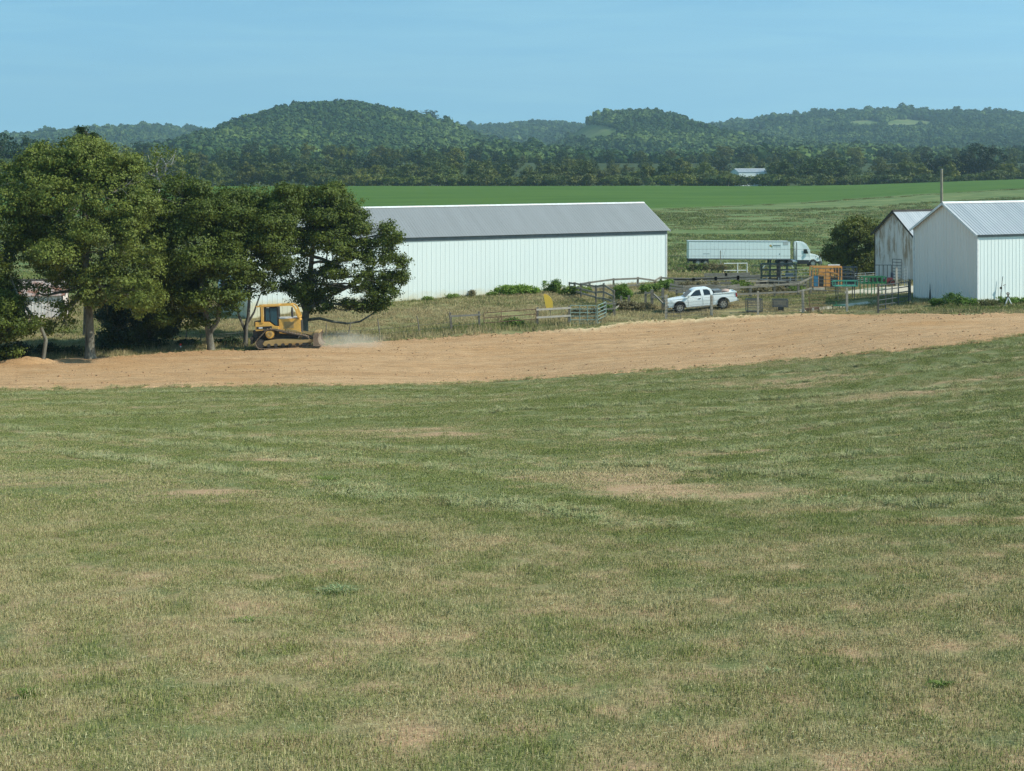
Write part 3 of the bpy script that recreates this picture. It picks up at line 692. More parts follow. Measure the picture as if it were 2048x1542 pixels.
# ------------------------------------------------------------------ foliage
def leaf_quads(C, N, S, q, asp=0.75):
    """C centres, N normals, S sizes -> folded leaf-spray quads"""
    n = len(C); N = N / (np.linalg.norm(N, axis=1, keepdims=True) + 1e-9)
    up = q.normal(0, 1, (n, 3)); T = np.cross(N, up); T /= (np.linalg.norm(T, axis=1, keepdims=True) + 1e-9); B = np.cross(N, T)
    s = S[:, None]
    v = np.empty((n, 4, 3))
    v[:, 0] = C - T * s * 0.5; v[:, 1] = C - B * s * 0.5 * asp + N * s * 0.08; v[:, 2] = C + T * s * 0.5; v[:, 3] = C + B * s * 0.5 * asp + N * s * 0.10
    return v.reshape(-1, 3), np.arange(4 * n).reshape(-1, 4)
def crown(lobes, q, ncl, per, leaf, cl=0.5, up=0.35):
    """lobes: (cx,cy,cz,rx,ry,rz,density)"""
    ex = []
    for l in lobes:
        dq = l[6] if len(l) > 6 else 1.0; nb = 11
        for _ in range(nb):
            e = q.normal(0, 1, 3); e[2] = e[2] * .9 + .15; e /= np.linalg.norm(e); k_ = q.uniform(.24, .46)
            ex.append((l[0] + e[0] * l[3] * .84, l[1] + e[1] * l[4] * .84, l[2] + e[2] * l[5] * .84, l[3] * k_, l[4] * k_, l[5] * k_ * .85, dq * 1.5))
    lobes = [(l[0], l[1], l[2], l[3] * .92, l[4] * .92, l[5] * .92, (l[6] if len(l) > 6 else 1.0) * .55) for l in lobes] + ex
    L = np.array([l[:6] for l in lobes], float); dn = np.array([l[6] if len(l) > 6 else 1.0 for l in lobes])
    A = (L[:, 3] * L[:, 5] + L[:, 4] * L[:, 5] + L[:, 3] * L[:, 4]) * dn; A /= A.sum()
    k = q.choice(len(L), ncl, p=A)
    d = q.normal(0, 1, (ncl, 3)); d /= np.linalg.norm(d, axis=1, keepdims=True)
    r = q.uniform(0.35, 1.0, ncl) ** 0.45 * (0.86 + 0.22 * q.uniform(0, 1, ncl))
    c = L[k, :3] + d * L[k, 3:6] * r[:, None]
    cs = cl * q.uniform(0.6, 1.4, ncl)
    cc = np.repeat(c, per, 0); dd = np.repeat(d, per, 0); ss = np.repeat(cs, per)
    off = q.normal(0, 0.5, (ncl * per, 3)) * ss[:, None] * np.array([1, 1, 0.6])
    Cn = cc + off; Nn = dd * 0.95 + q.normal(0, 0.55, Cn.shape) + np.array([0, 0, up]) + off / (ss[:, None] + 1e-6) * 0.35
    S = leaf * q.uniform(0.55, 1.35, len(Cn)); rcl = np.repeat(q.uniform(0, 1, ncl), per)
    v, f = leaf_quads(Cn, Nn, S, q)
    r_ = np.clip(rcl * 0.55 + q.uniform(0, 1, len(Cn)) * 0.45, 0, 1)
    return v, f, np.repeat(r_, 4), c
def limb(mb, a, b, r0, r1, q, bend=0.12, n=6, sag=0.0):
    a = Vector(a); b = Vector(b); L = (b - a).length; pts = []; rad = []
    o1 = Vector(q.normal(0, 1, 3)) * L * bend
    for i in range(n + 1):
        t_ = i / n; p = a.lerp(b, t_) + o1 * math.sin(pi * t_) + Vector((0, 0, -sag * math.sin(pi * t_))) + Vector(q.normal(0, 1, 3)) * L * 0.012
        pts.append(p); rad.append(r0 + (r1 - r0) * t_ ** 0.8)
    pts[0] = a; mb.tube(pts, rad, 7); return pts
def make_tree(name, label, cat, u0, v0, Z0, lobes, trunk, tr, mat, bmat, seed, ncl=900, per=34, leaf=0.22, cl=0.5, group=None, extra=None, limbs=None, color=None, sub=5):
    """lobes in photo pixels about their own distance Z0+dz: (u,v,ru,rv,dz,depth,density); trunk path [(u,v,dz)]"""
    q = np.random.default_rng(seed); s = Z0 / FOC
    base = PZ(u0, Z0); root = thing(name, label, cat, tuple(base), 0, group)
    def W(u, v, dz): Z = Z0 + dz; return np.array([(u - UC) / FOC * Z, Z, -(v - VH) / FOC * Z]) - base
    LB = []
    for l in lobes:
        u, v, ru, rv, dz, dp = l[:6]; c = W(u, v, dz); LB.append((c[0], c[1], c[2], ru * s, dp, rv * s, l[6] if len(l) > 6 else 1.0))
    v, f, r, cen = crown(LB, q, ncl, per, leaf, cl)
    cr_ = link('crown', np_mesh('crown', v, f, 4, False, dict(r=r)), root, mat)
    if color: cr_.color = tuple(color) + (1,)
    mb = MB(); tp = [W(*p) for p in trunk]; tp[0] = np.array([0, 0, -0.3])
    n = len(tp); rad = [tr * (1.0 - 0.55 * i / max(1, n - 1)) for i in range(n)]
    pts = []; rr = []
    for i in range(n - 1):
        for k in range(4):
            t_ = k / 4; pts.append(Vector(tp[i]).lerp(Vector(tp[i + 1]), t_)); rr.append(rad[i] + (rad[i + 1] - rad[i]) * t_)
    pts.append(Vector(tp[-1])); rr.append(rad[-1]); rr[0] = tr * 1.7; rr[1] = tr * 1.15
    mb.tube(pts, rr, 10)
    forks = pts[len(pts) // 2:]
    for li, l in enumerate(LB):
        c = Vector(l[:3]); fk = min(forks, key=lambda p: (p - c).length + 0.6 * max(0, p.z - c.z)) if True else forks[-1]
        e = fk.lerp(c, 0.85); lp = limb(mb, fk, e, tr * 0.42, tr * 0.16, q)
        for j in range(sub):
            d = Vector(q.normal(0, 1, 3)); d.normalize()
            tgt = c + Vector((d.x * l[3], d.y * l[4], d.z * l[5])) * 0.85
            sp_ = lp[int(q.integers(2, len(lp)))]
            l2 = limb(mb, sp_, tgt, tr * 0.14, tr * 0.035, q, 0.10, 4)
            for _ in range(2):
                t2 = Vector(l2[3]) + Vector(q.normal(0, 1, 3)) * 0.22 * (l[3] + l[5]); limb(mb, l2[2], t2, tr * 0.05, tr * 0.015, q, 0.1, 3)
    for lm in (limbs or []):
        P_ = [Vector(W(*p)) for p in lm[0]]; mb.tube(P_, [lm[1] + (lm[2] - lm[1]) * i / (len(P_) - 1) for i in range(len(P_))], 7)
    mb.build('trunk', bmat, root, smooth=True)
    return root

# near trees along the left of the earth pad
make_tree('tree', 'tallest olive green tree at the left with a mottled pale trunk', 'tree', 181, 716, 101.5,
 [(165, 400, 120, 110, 0, 4.2), (60, 400, 80, 95, 0, 3.6, .8), (235, 385, 75, 80, -1, 3.2), (150, 325, 85, 48, 0, 3), (225, 322, 52, 38, 1, 2.4), (90, 330, 60, 45, 1, 2.6), (175, 500, 110, 75, -1, 3.8), (275, 470, 50, 70, 0, 2.6, .9),
  (85, 500, 75, 50, 0, 3, .7), (270, 590, 55, 48, -1.5, 2.4, .9), (215, 575, 60, 40, -1, 2.4, .8), (120, 556, 60, 24, 0, 2.0, .6), (112, 625, 38, 26, -1, 1.4, .5), (55, 590, 40, 30, -.5, 1.6, .35), (118, 655, 26, 15, -1, 1.0, .4), (300, 540, 30, 40, 0, 1.6, .8)],
 [(181, 716, 0), (179, 660, 0), (176, 600, 0), (172, 540, 0), (170, 440, 0), (168, 360, 0)], 0.34, M['leaf_olive'], M['bark_pale'], 1, 3000, 46, 0.155, 0.46)
make_tree('tree', 'dark green tree cut by the left edge, with a thin pale leaning stem', 'tree', 84, 716, 99,
 [(-5, 480, 45, 80, 0, 2.6), (-30, 590, 55, 70, 0, 2.6), (5, 560, 24, 40, 0, 1.5, .8), (10, 625, 32, 45, -1, 1.8), (-10, 690, 45, 35, 0, 1.8), (40, 655, 36, 22, -1, 1.4, .55), (70, 640, 38, 10, -1, 1.0, .3)],
 [(84, 716, 0), (92, 680, 0), (80, 650, 0), (40, 600, 0), (5, 520, 0)], 0.14, M['leaf_green'], M['bark_pale'], 2, 1100, 42, 0.155, 0.42)
make_tree('tree', 'broad dark green tree with a forked trunk left of the bulldozer', 'tree', 424, 699, 106.5,
 [(370, 425, 84, 64, 0, 3.4), (300, 440, 52, 72, 0, 2.8), (445, 420, 60, 52, 1, 2.6), (395, 500, 88, 70, 0, 3.4), (320, 540, 55, 70, 0, 2.6), (440, 530, 55, 50, 0, 2.4, .9), (400, 590, 70, 42, 0, 2.6, .9), (345, 610, 50, 40, 0, 2.2), (452, 600, 34, 40, -1, 1.6, .5), (380, 640, 34, 20, 0, 1.4, .5)],
 [(424, 699, 0), (418, 668, 0), (414, 640, 0), (405, 590, 0), (395, 520, 0), (380, 440, 0)], 0.27, M['leaf_green'], M['bark_pale'], 3, 2800, 46, 0.16, 0.46,
 limbs=[([(420, 665, 0), (436, 640, 0), (440, 600, 0), (450, 550, 0)], 0.22, 0.08)])
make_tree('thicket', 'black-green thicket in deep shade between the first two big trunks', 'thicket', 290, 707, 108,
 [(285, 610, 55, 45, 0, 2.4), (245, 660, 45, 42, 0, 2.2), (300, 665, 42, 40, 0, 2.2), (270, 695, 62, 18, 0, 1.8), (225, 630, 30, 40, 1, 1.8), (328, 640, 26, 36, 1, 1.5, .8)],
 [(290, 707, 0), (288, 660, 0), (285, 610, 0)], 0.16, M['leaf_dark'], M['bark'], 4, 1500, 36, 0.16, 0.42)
make_tree('tree', 'slender forked tree directly behind the bulldozer cab', 'tree', 490, 696, 109,
 [(500, 410, 62, 48, 0, 2.6), (480, 470, 55, 58, 0, 2.6), (545, 450, 46, 60, 0, 2.4), (572, 398, 32, 30, 0, 1.8), (455, 500, 30, 40, 0, 1.6, .8), (510, 530, 46, 36, 0, 2.0, .7), (560, 500, 34, 40, 0, 1.8, .8), (470, 570, 28, 36, 0, 1.5, .5), (520, 575, 28, 26, 0, 1.4, .35)],
 [(490, 696, 0), (492, 655, 0), (497, 630, 0), (500, 560, 0), (505, 480, 0)], 0.17, M['leaf_green'], M['bark'], 5, 1700, 44, 0.16, 0.44,
 limbs=[([(490, 660, 0), (478, 632, 0), (470, 600, 0), (466, 560, 0)], 0.11, 0.05), ([(493, 650, 0), (508, 625, 0), (520, 590, 0)], 0.10, 0.05)])
make_tree('tree', 'spreading tree with a long low limb sweeping right in front of the long barn', 'tree', 607, 672, 115,
 [(645, 412, 78, 44, 0, 3.2), (692, 430, 50, 48, 0, 2.6), (600, 440, 46, 50, 0, 2.6), (598, 398, 30, 28, 0, 1.8), (650, 480, 62, 36, -1, 2.6, .8), (712, 470, 32, 30, 0, 1.6), (590, 500, 40, 40, 0, 2.0, .7), (690, 530, 40, 28, -1, 1.8, .6),
  (782, 470, 24, 26, 0, 1.5), (752, 505, 34, 34, 0, 1.8, .8), (784, 540, 30, 36, 0, 1.8), (772, 586, 34, 24, 0, 1.6), (730, 565, 32, 26, -1, 1.5, .6), (640, 560, 40, 30, 0, 2.0, .6), (600, 575, 34, 36, 0, 1.8, .9), (640, 610, 32, 18, 0, 1.3, .7), (712, 612, 34, 15, 0, 1.2, .9), (560, 560, 26, 34, 0, 1.5, .7), (740, 610, 30, 14, 0, 1.1, .8)],
 [(607, 672, 0), (609, 645, 0), (614, 615, 0), (618, 580, 0), (622, 530, 0), (630, 460, 0)], 0.34, M['leaf_green'], M['bark_pale'], 6, 2500, 42, 0.155, 0.42, sub=4,
 limbs=[([(612, 640, 0), (640, 637, -.5), (665, 643, -.8), (695, 647, -1), (720, 643, -1), (745, 628, -.5), (758, 612, 0)], 0.12, 0.05),
        ([(614, 620, 0), (650, 596, 0), (690, 577, 0), (715, 560, 0), (750, 530, 0), (780, 490, 0)], 0.20, 0.04),
        ([(612, 625, 0), (635, 590, 0), (650, 550, 0), (655, 500, 0)], 0.16, 0.05), ([(609, 620, 0), (596, 590, 0), (580, 540, 0)], 0.15, 0.04)])
make_tree('cedar_tree', 'ragged dark spire rising above the olive tree at the left', 'cedar', 172, 690, 116,
 [(170, 268, 16, 16, 0, .7), (165, 285, 20, 14, 0, .8), (176, 300, 24, 14, 0, 1), (162, 318, 26, 16, 0, 1.1), (186, 272, 9, 6, 0, .4, .6), (170, 345, 34, 26, 0, 1.3)],
 [(172, 690, 0), (171, 500, 0), (171, 400, 0), (171, 262, 0)], 0.16, M['leaf_dark'], M['bark'], 7, 330, 30, 0.19, 0.34, sub=3)
make_tree('dead_tree', 'half dead tree with bare pale forks and thin leaves above the dark crowns', 'dead tree', 318, 690, 117,
 [(300, 322, 22, 22, 0, 1.2, .4), (345, 318, 18, 22, 0, 1.1, .4), (322, 300, 24, 12, 0, 1.0, .35), (340, 345, 26, 20, 0, 1.3, .6), (290, 345, 26, 18, 0, 1.3, .7)],
 [(318, 690, 0), (318, 500, 0), (318, 400, 0), (317, 355, 0)], 0.18, M['leaf_olive'], M['dead_wood'], 8, 75, 22, 0.17, 0.40, sub=3,
 limbs=[([(317, 360, 0), (312, 335, 0), (318, 318, 0), (308, 300, 0)], 0.12, 0.03), ([(316, 356, 0), (305, 347, 0), (292, 349, 0)], 0.09, 0.02), ([(318, 352, 0), (332, 340, 0), (345, 325, 0), (352, 300, 0)], 0.09, 0.02),
        ([(315, 340, 0), (300, 326, 0), (296, 310, 0)], 0.05, 0.02), ([(318, 400, 0), (280, 372, -3), (250, 362, -6), (232, 370, -8)], 0.08, 0.02), ([(262, 366, -5), (282, 340, -5)], 0.04, 0.015)])
make_tree('bush', 'large rounded dark bush against the old rusty barn', 'bush', 1712, 545, 166,
 [(1712, 488, 42, 40, 0, 2.6), (1742, 462, 30, 30, 1, 2.2), (1690, 468, 24, 28, 0, 1.8, .8), (1672, 508, 24, 18, 0, 1.5, .8), (1730, 520, 36, 26, 0, 2.2), (1690, 530, 28, 20, 0, 1.8), (1715, 445, 22, 14, 1, 1.4, .6), (1655, 500, 8, 10, 0, .6, .6)],
 [(1712, 545, 0), (1712, 520, 0), (1714, 490, 0)], 0.14, M['leaf_green'], M['bark'], 9, 1300, 34, 0.20, 0.5, color=(1.15, 1.0, .8))

# ------------------------------------------------------------------ wood belt behind the crop: a few tree kinds, copied tree by tree
def proto(name, seed, w_, h_, shape, ncl, per, leaf, mat, trunk=True):
    q = np.random.default_rng(seed); root = thing(name, None, 'tree'); LB = []
    if shape == 'round': LB = [(0, 0, h_ * .58, w_ * .42, w_ * .42, h_ * .36)] + [(q.normal(0, w_ * .22), q.normal(0, w_ * .22), h_ * q.uniform(.38, .8), w_ * .25, w_ * .25, h_ * .18) for _ in range(7)]
    elif shape == 'tall': LB = [(0, 0, h_ * .55, w_ * .32, w_ * .32, h_ * .42)] + [(q.normal(0, w_ * .2), q.normal(0, w_ * .2), h_ * q.uniform(.3, .9), w_ * .2, w_ * .2, h_ * .14) for _ in range(7)]
    elif shape == 'low': LB = [(q.normal(0, w_ * .28), q.normal(0, w_ * .28), h_ * q.uniform(.3, .65), w_ * .26, w_ * .26, h_ * .3) for _ in range(7)]
    elif shape == 'bare': LB = [(q.normal(0, w_ * .25), q.normal(0, w_ * .25), h_ * q.uniform(.5, .95), w_ * .16, w_ * .16, h_ * .10) for _ in range(9)]
    v, f, r, c = crown(LB, q, ncl, per, leaf, leaf * 1.5)
    link('crown', np_mesh('crown', v, f, 4, False, dict(r=r)), root, mat)
    mb = MB(); top = Vector((0, 0, h_ * .6)); mb.tube([(0, 0, -1), (0, 0, h_ * .25), top], [w_ * .045, w_ * .032, w_ * .015], 6)
    for l in LB: limb(mb, (0, 0, h_ * q.uniform(.25, .5)), Vector(l[:3]) * .95, w_ * .02, w_ * .006, q, 0.08, 3)
    mb.build('trunk', M['bark'] if shape != 'bare' else M['dead_wood'], root)
    return root
KINDS = [('round', 11, 13, M['leaf_far']), ('round', 9, 11, M['leaf_far']), ('tall', 8, 14, M['leaf_far']), ('low', 11, 6.5, M['leaf_far']), ('low', 8, 5, M['leaf_far']), ('round', 14, 15, M['leaf_dark'])]
PR = [proto('tree', 900 + k, w_, h_, s, 230 if s != 'low' else 170, 22, 0.62, m) for k, (s, w_, h_, m) in enumerate(KINDS)]
q = np.random.default_rng(31)
TONES = [((1.0, 1.0, 1.0), 'mid green tree'), ((.72, .85, .85), 'dark green tree'), ((1.45, 1.28, .75), 'yellowish green tree'), ((1.15, 1.2, .9), 'bright green tree'), ((1.05, .92, .8), 'brownish green tree')]
WHERE = ['along the front edge of the wood behind the crop field', 'in the middle of the wood behind the crop field', 'at the back of the wood behind the crop field']
used = set()
def put(k, u, Z, s, tone, label, group, sink=0.0, sz=None):
    r = PR[k]
    if k in used: r = copy_tree(PR[k])
    used.add(k)
    p = PZ(u, Z); r.location = (p[0], p[1], p[2] - sink); r.rotation_euler = (0, 0, q.uniform(0, 6.28)); r.scale = (s * q.uniform(.9, 1.15), s, (sz or s))
    tag(r, label, 'tree', group)
    for ch in r.children:
        if ch.name.startswith('crown'): ch.color = tuple(np.clip(np.array(tone) * q.uniform(.9, 1.1), 0, 2)) + (1,)
    return r
BELT = 'trees of the wood belt behind the crop field'
n_belt = 0; BELT_T = []
MARKS = [(200, 'above the olive tree'), (330, 'above the dead tree'), (420, 'above the forked trunk tree'), (520, 'left of the spreading tree'), (640, 'above the spreading tree'), (745, 'right of the spreading tree'), (850, "above the long barn's left end"), (960, "above the long barn's left half"),
 (1060, "above the long barn's middle"), (1170, "above the long barn's right half"), (1290, "above the long barn's right end"), (1370, 'above the gap before the trailer'), (1450, "above the trailer's rear"), (1540, 'beside the far white barn'), (1640, 'above the white truck cab'), (1760, 'above the bush by the old barn'), (1850, 'above the old streaked barn'), (1960, 'beside the utility pole'), (9999, 'by the right edge of the photo')]
ROWN = ['front row', 'second row', 'third row', 'fourth row', 'fifth row', 'back row']
for row_, (Z, du, ks, ulo, uhi) in enumerate([(628, 27, (3, 4, 3), 640, 2110), (645, 36, (1, 3, 0, 1), 340, 2110), (690, 40, (0, 1, 2), 300, 2110), (760, 42, (0, 1, 2, 5), 260, 2110), (850, 46, (0, 1, 2), 250, 2110), (940, 50, (0, 1, 2, 5), -40, 2110)]):
    u = ulo
    while u < uhi:
        uu = u + q.uniform(-10, 10); u += du * q.uniform(.75, 1.25)
        if row_ <= 2 and 1452 < uu < 1536: continue
        k = int(q.choice(ks)); ti = int(q.choice(5, p=[.34, .24, .14, .16, .12])); tone, tn = TONES[ti]
        right = uu > 1040; s = q.uniform(.8, 1.15) * (0.9 if (right and row_ > 1) else 1.0) * (.75 if (row_ >= 4 and 950 < uu < 1450) else 1)
        r_ = put(k, uu, Z + q.uniform(-9, 9), s, tone, None, 'trees of the wood behind the crop field', 0.3)
        BELT_T.append((ROWN[row_], [m for a, m in MARKS if uu < a][0], tn, uu, r_))
        n_belt += 1
put(5, 1681, 690, 1.05, (.62, .72, .8), 'lone dark dome-shaped tree above the wood right of the far white barn', None)
put(5, 1893, 655, 1.15, (.55, .62, .7), 'dark rounded tree, left one of the big pair near the right edge', None)
put(5, 1966, 655, 1.45, (.55, .62, .7), 'largest dark tree of the wood, close to the right edge', None)
put(0, 1835, 680, 1.0, (1.2, 1.2, .8), 'light green tree just left of the big dark pair', None)
put(2, 468, 760, 1.2, (.6, .75, .8), 'tall dark tree standing out above the left part of the wood', None)
put(2, 518, 750, 1.2, (.6, .75, .8), 'second tall dark tree above the left part of the wood', None)
put(5, 30, 600, 1.55, (.62, .8, .9), 'dark bluish tree rising at the far left edge under the hills', None)
put(2, 75, 625, 1.35, (.8, .95, 1.0), 'slim bluish green tree beside the dark one at the far left', None)
put(0, 118, 640, 1.35, (.85, 1.0, 1.0), 'round bluish green tree behind the olive tree top', None)
put(0, -12, 560, 1.3, (.7, .85, .9), 'dark tree cut by the far left edge below the hills', None)
for u, lb in ((200, 'pale green tree just right of the dark spire'), (262, 'pale green tree between the dark spire and the dead tree'), (305, 'pale green tree directly behind the dead tree'), (345, 'pale green tree just right of the dead tree'), (385, 'pale green tree above the forked trunk tree'), (425, 'rightmost pale green tree before the dark green wood')): put(int(q.choice((0, 1, 2))), u, 600 + q.uniform(-10, 30), q.uniform(.95, 1.2), (1.15, 1.15, .9), lb, 'pale green trees behind the near trees')
from collections import defaultdict
_g = defaultdict(list)
for rn, mk, tn, uu, r_ in BELT_T: _g[(rn, mk, tn)].append((uu, r_))
for (rn, mk, tn), L_ in _g.items():
    L_.sort(key=lambda a: a[0])
    for i, (uu, r_) in enumerate(L_):
        pre = '' if len(L_) == 1 else (('left ' if i == 0 else 'right ') if len(L_) == 2 else ['leftmost ', 'middle ', 'rightmost '][i] if len(L_) == 3 else ['leftmost ', 'second ', 'third ', 'rightmost ', 'last '][min(i, 4)])
        r_['label'] = pre + tn + ', ' + rn + ' of the wood, ' + mk


# ------------------------------------------------------------------ wooded hills: crowns scattered over the terrain
q = np.random.default_rng(8)
def crown_blob(seed, n=46, leaf=3.4):
    qq = np.random.default_rng(seed); d = qq.normal(0, 1, (n, 3)); d[:, 2] = np.abs(d[:, 2]) * 1.0 - 0.25; d /= np.linalg.norm(d, axis=1, keepdims=True)
    C = d * np.array([4.3, 4.3, 5.0]) * qq.uniform(.78, 1.08, n)[:, None] + np.array([0, 0, 6.5])
    v, f = leaf_quads(C, d + qq.normal(0, .35, d.shape), leaf * qq.uniform(.6, 1.3, n), qq, 0.9)
    return v, np.concatenate([f[:, [0, 1, 2]], f[:, [0, 2, 3]]]), np.repeat(qq.uniform(0, 1, n), 4)
def ico(seed):
    """lumpy core so that the crown is closed"""
    qq = np.random.default_rng(seed); th = np.linspace(0, pi, 7); ph = np.linspace(0, 2 * pi, 10, endpoint=False)
    T, Pp = np.meshgrid(th, ph, indexing='ij'); rad = 1 + qq.normal(0, .10, T.shape); rad[0] = rad[0, 0]; rad[-1] = rad[-1, 0]
    v = np.stack([np.sin(T) * np.cos(Pp) * 4.0 * rad, np.sin(T) * np.sin(Pp) * 4.0 * rad, np.cos(T) * 4.8 * rad + 5.6], -1).reshape(-1, 3)
    i = np.arange(70).reshape(7, 10); j = np.roll(i, -1, 1); f = np.stack([i[:-1], i[1:], j[1:], j[:-1]], -1).reshape(-1, 4)
    return v, np.concatenate([f[:, [0, 1, 2]], f[:, [0, 2, 3]]]), np.repeat(qq.uniform(.1, .5, 1), 70)
def blob(seed):
    a = crown_blob(seed); b = ico(seed + 50)
    return np.concatenate([a[0], b[0]]), np.concatenate([a[1], b[1] + len(a[0])]), np.concatenate([a[2], b[2]])
pat = [blob(700 + k) for k in range(5)]
def wood_pts(y0, y1, sp_, seed):
    P = wedge_pts(y0, y1, sp_, seed, -0.40, 0.40, 20)
    X, Y = P[:, 0], P[:, 1]; z = H(X, Y)
    # keep those whose top could be seen over the ground in front of them
    vis = np.ones(len(P), bool); top = z + 24
    for fr in np.linspace(0.35, 0.985, 40):
        Yi = Y * fr
        bad = (Yi > 640) & (H(X * fr, Yi, False) > top * fr + 4); vis &= ~bad
    u = UC + FOC * X / Y; v = VH - FOC * z / Y
    for a, b, c, d, y0_, y1_ in CLEAR:
        inside = (Y > y0_) & (Y < y1_) & ((((u - (a + b) / 2) / ((b - a) / 2)) ** 2 + ((v - (c + d) / 2) / ((d - c) / 2)) ** 2) < 1.0)
        vis &= ~inside
    return P[vis], z[vis]
m_w = NT('hill_wood'); r = m_w.attr('r'); d = m_w.attr('idry', 'INSTANCER')
c = m_w.mix(d, (0.028, 0.066, 0.020), (0.135, 0.190, 0.048)); c = m_w.mix(m_w.math('MULTIPLY', r, .3), c, (0.105, 0.150, 0.045))
m_w.bsdf(c, 0.8, spec=0.1)
P1, z1 = wood_pts(1010, 2500, 7.2, 41); P2, z2 = wood_pts(2500, 3900, 10.0, 42)
print('hill crowns', len(P1), len(P2))
for P, zz, s0, nm, lb in ((P1, z1, 0.68, 'wood', 'dense green woods covering the two rounded hills and the foothills'), (P2, z2, 0.95, 'wood', 'bluish distant woods on the far ridges')):
    n = len(P); s = s0 * 1.1 * np.exp(q.normal(0, .20, n)) * (0.8 + .5 * fbm(P[:, 0] / 60, P[:, 1] / 60, 2, 71))
    tone = np.clip((fbm(P[:, 0] / 70, P[:, 1] / 110, 3, 73) - .42) * 2.2 + q.normal(0, .24, n), 0, 1)
    pts = dict(pos=np.stack([P[:, 0], P[:, 1], zz - 1.5], -1), rot=np.stack([q.normal(0, .08, n), q.normal(0, .08, n), q.uniform(0, 6.28, n)], -1),
               scl=np.stack([s, s, s * q.uniform(.7, .95, n)], -1), idry=tone, kd=q.integers(0, 5, n))
    scatter(nm, pat, pts, m_w.m, lb)
# taller single crowns breaking the skylines
put(3, 1456, 624, 1.0, (1.2, 1.15, .8), 'bright low tree covering the left end of the far white barn', None)
put(4, 1520, 622, 1.1, (.8, .9, .85), 'dark low bush in front of the right half of the far white barn', None)
put(4, 1490, 621, .55, (.9, .95, .85), 'small low bush below the middle of the far white barn', None)
for u, Z, s in ((865, 1860, 1.25), (432, 1830, .9), (470, 1850, .9), (600, 1890, .9)):
    r_ = put(5, u, Z, s, (.8, .9, .9), {865: 'dark tree breaking the right shoulder of the big rounded hill', 432: 'lowest of the single trees on the left skyline of the big hill', 470: 'upper single tree on the left skyline of the big hill', 600: 'tree standing proud near the left of the big hill top'}[u], None)

# ------------------------------------------------------------------ farm buildings
def siding(name, base, stain, stain_h=0.9, streak=0.10, rust=None, rust_amt=0.0):
    """painted ribbed sheet metal; dust and rust stains in its own (object) space"""
    t = NT(name); p = t.obj(); sep = t.node('ShaderNodeSeparateXYZ', ins={0: p})
    n = t.noise(t.vscale(p, (1.6, 1.6, 0.12)), 1.0, 5, 0.6); n2 = t.noise(p, 1.1, 5, 0.65)
    c = t.mix(t.rng(n, 0.35, 0.7, 0, streak), base, tuple(x * 0.72 for x in base))
    hgt = t.math('ADD', t.attr('wz'), t.math('MULTIPLY', t.rng(n2, .3, .7, -1, 1), -0.35))
    c = t.mix(t.rng(hgt, stain_h, 0.0, 0, 0.75), c, stain)
    if rust is not None:
        rn = t.noise(t.vscale(p, (2.2, 2.2, 0.35)), 1.0, 6, 0.7, 0.3)
        up = t.rng(t.attr('wz'), 1.5, 2.9, 0.25, 1.0)
        c = t.mix(t.math('MULTIPLY', t.rng(rn, 0.48, 0.58, 0, rust_amt), up), c, rust)
    t.bsdf(c, 0.45, 0.0, 0.4); return t.m
def roofing(name, a, b, rough=0.42, metal=0.55, rust=None, ra=0.0):
    t = NT(name); p = t.obj(); n = t.noise(t.vscale(p, (1.2, .12, .12)), 1.0, 4, 0.6); n2 = t.noise(p, 0.8, 6, .7)
    c = t.mix(t.rng(n, 0.35, 0.65), a, b)
    if rust: c = t.mix(t.rng(n2, 0.42, 0.60, 0, ra), c, rust)
    t.bsdf(c, rough, metal, 0.5); return t.m
M['wall_white'] = siding('white_siding', (0.79, 0.86, 0.83), (0.66, 0.60, 0.40), 0.75)
M['wall_plain'] = siding('white_siding_plain', (0.86, 0.79, 0.73), (0.60, 0.60, 0.50), 0.3, 0.16)
M['wall_old'] = siding('old_siding', (0.82, 0.74, 0.69), (0.50, 0.50, 0.46), 0.5, 0.35, (0.36, 0.24, 0.15), 0.9)
M['roof_grey'] = roofing('galvanised_roof', (0.43, 0.41, 0.38), (0.47, 0.45, 0.42))
M['roof_bright'] = roofing('bright_roof', (0.52, 0.53, 0.53), (0.62, 0.62, 0.61), 0.4, 0.5)
M['roof_rust'] = roofing('rusty_roof', (0.42, 0.36, 0.33), (0.50, 0.44, 0.40), 0.7, 0.2, (0.26, 0.10, 0.055), 0.95)
M['trim_white'] = simple('white_trim', (0.80, 0.80, 0.78), 0.5)
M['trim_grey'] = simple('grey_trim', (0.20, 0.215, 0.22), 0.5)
M['dark_wood'] = simple('dark_wood', (0.045, 0.038, 0.032), 0.9)

def rib_sheet(P0, ex, ez, L, hfun, pitch=0.30, rib=0.028, rw=0.07, nrm=None, z0=0.0):
    """ribbed sheet: starts at P0, runs along ex for L; rises from z0 to hfun(x) along ez; ribs stand out along nrm"""
    xs = []; k = 0.0
    while k < L - 1e-6:
        for d, o in ((0, 0), (pitch - rw, 0), (pitch - rw * .72, rib), (pitch - rw * .28, rib)):
            if k + d < L: xs.append((k + d, o))
        k += pitch
    xs.append((L, 0)); ex = Vector(ex); ez = Vector(ez); nrm = Vector(nrm); P0 = Vector(P0)
    vs = []; wz = []
    for x, o in xs:
        vs.append(P0 + ex * x + nrm * o + ez * z0); wz.append(z0); vs.append(P0 + ex * x + nrm * o + ez * hfun(x)); wz.append(hfun(x))
    n = len(xs); f = [(2 * i, 2 * i + 2, 2 * i + 3, 2 * i + 1) for i in range(n - 1)]
    return vs, f, wz
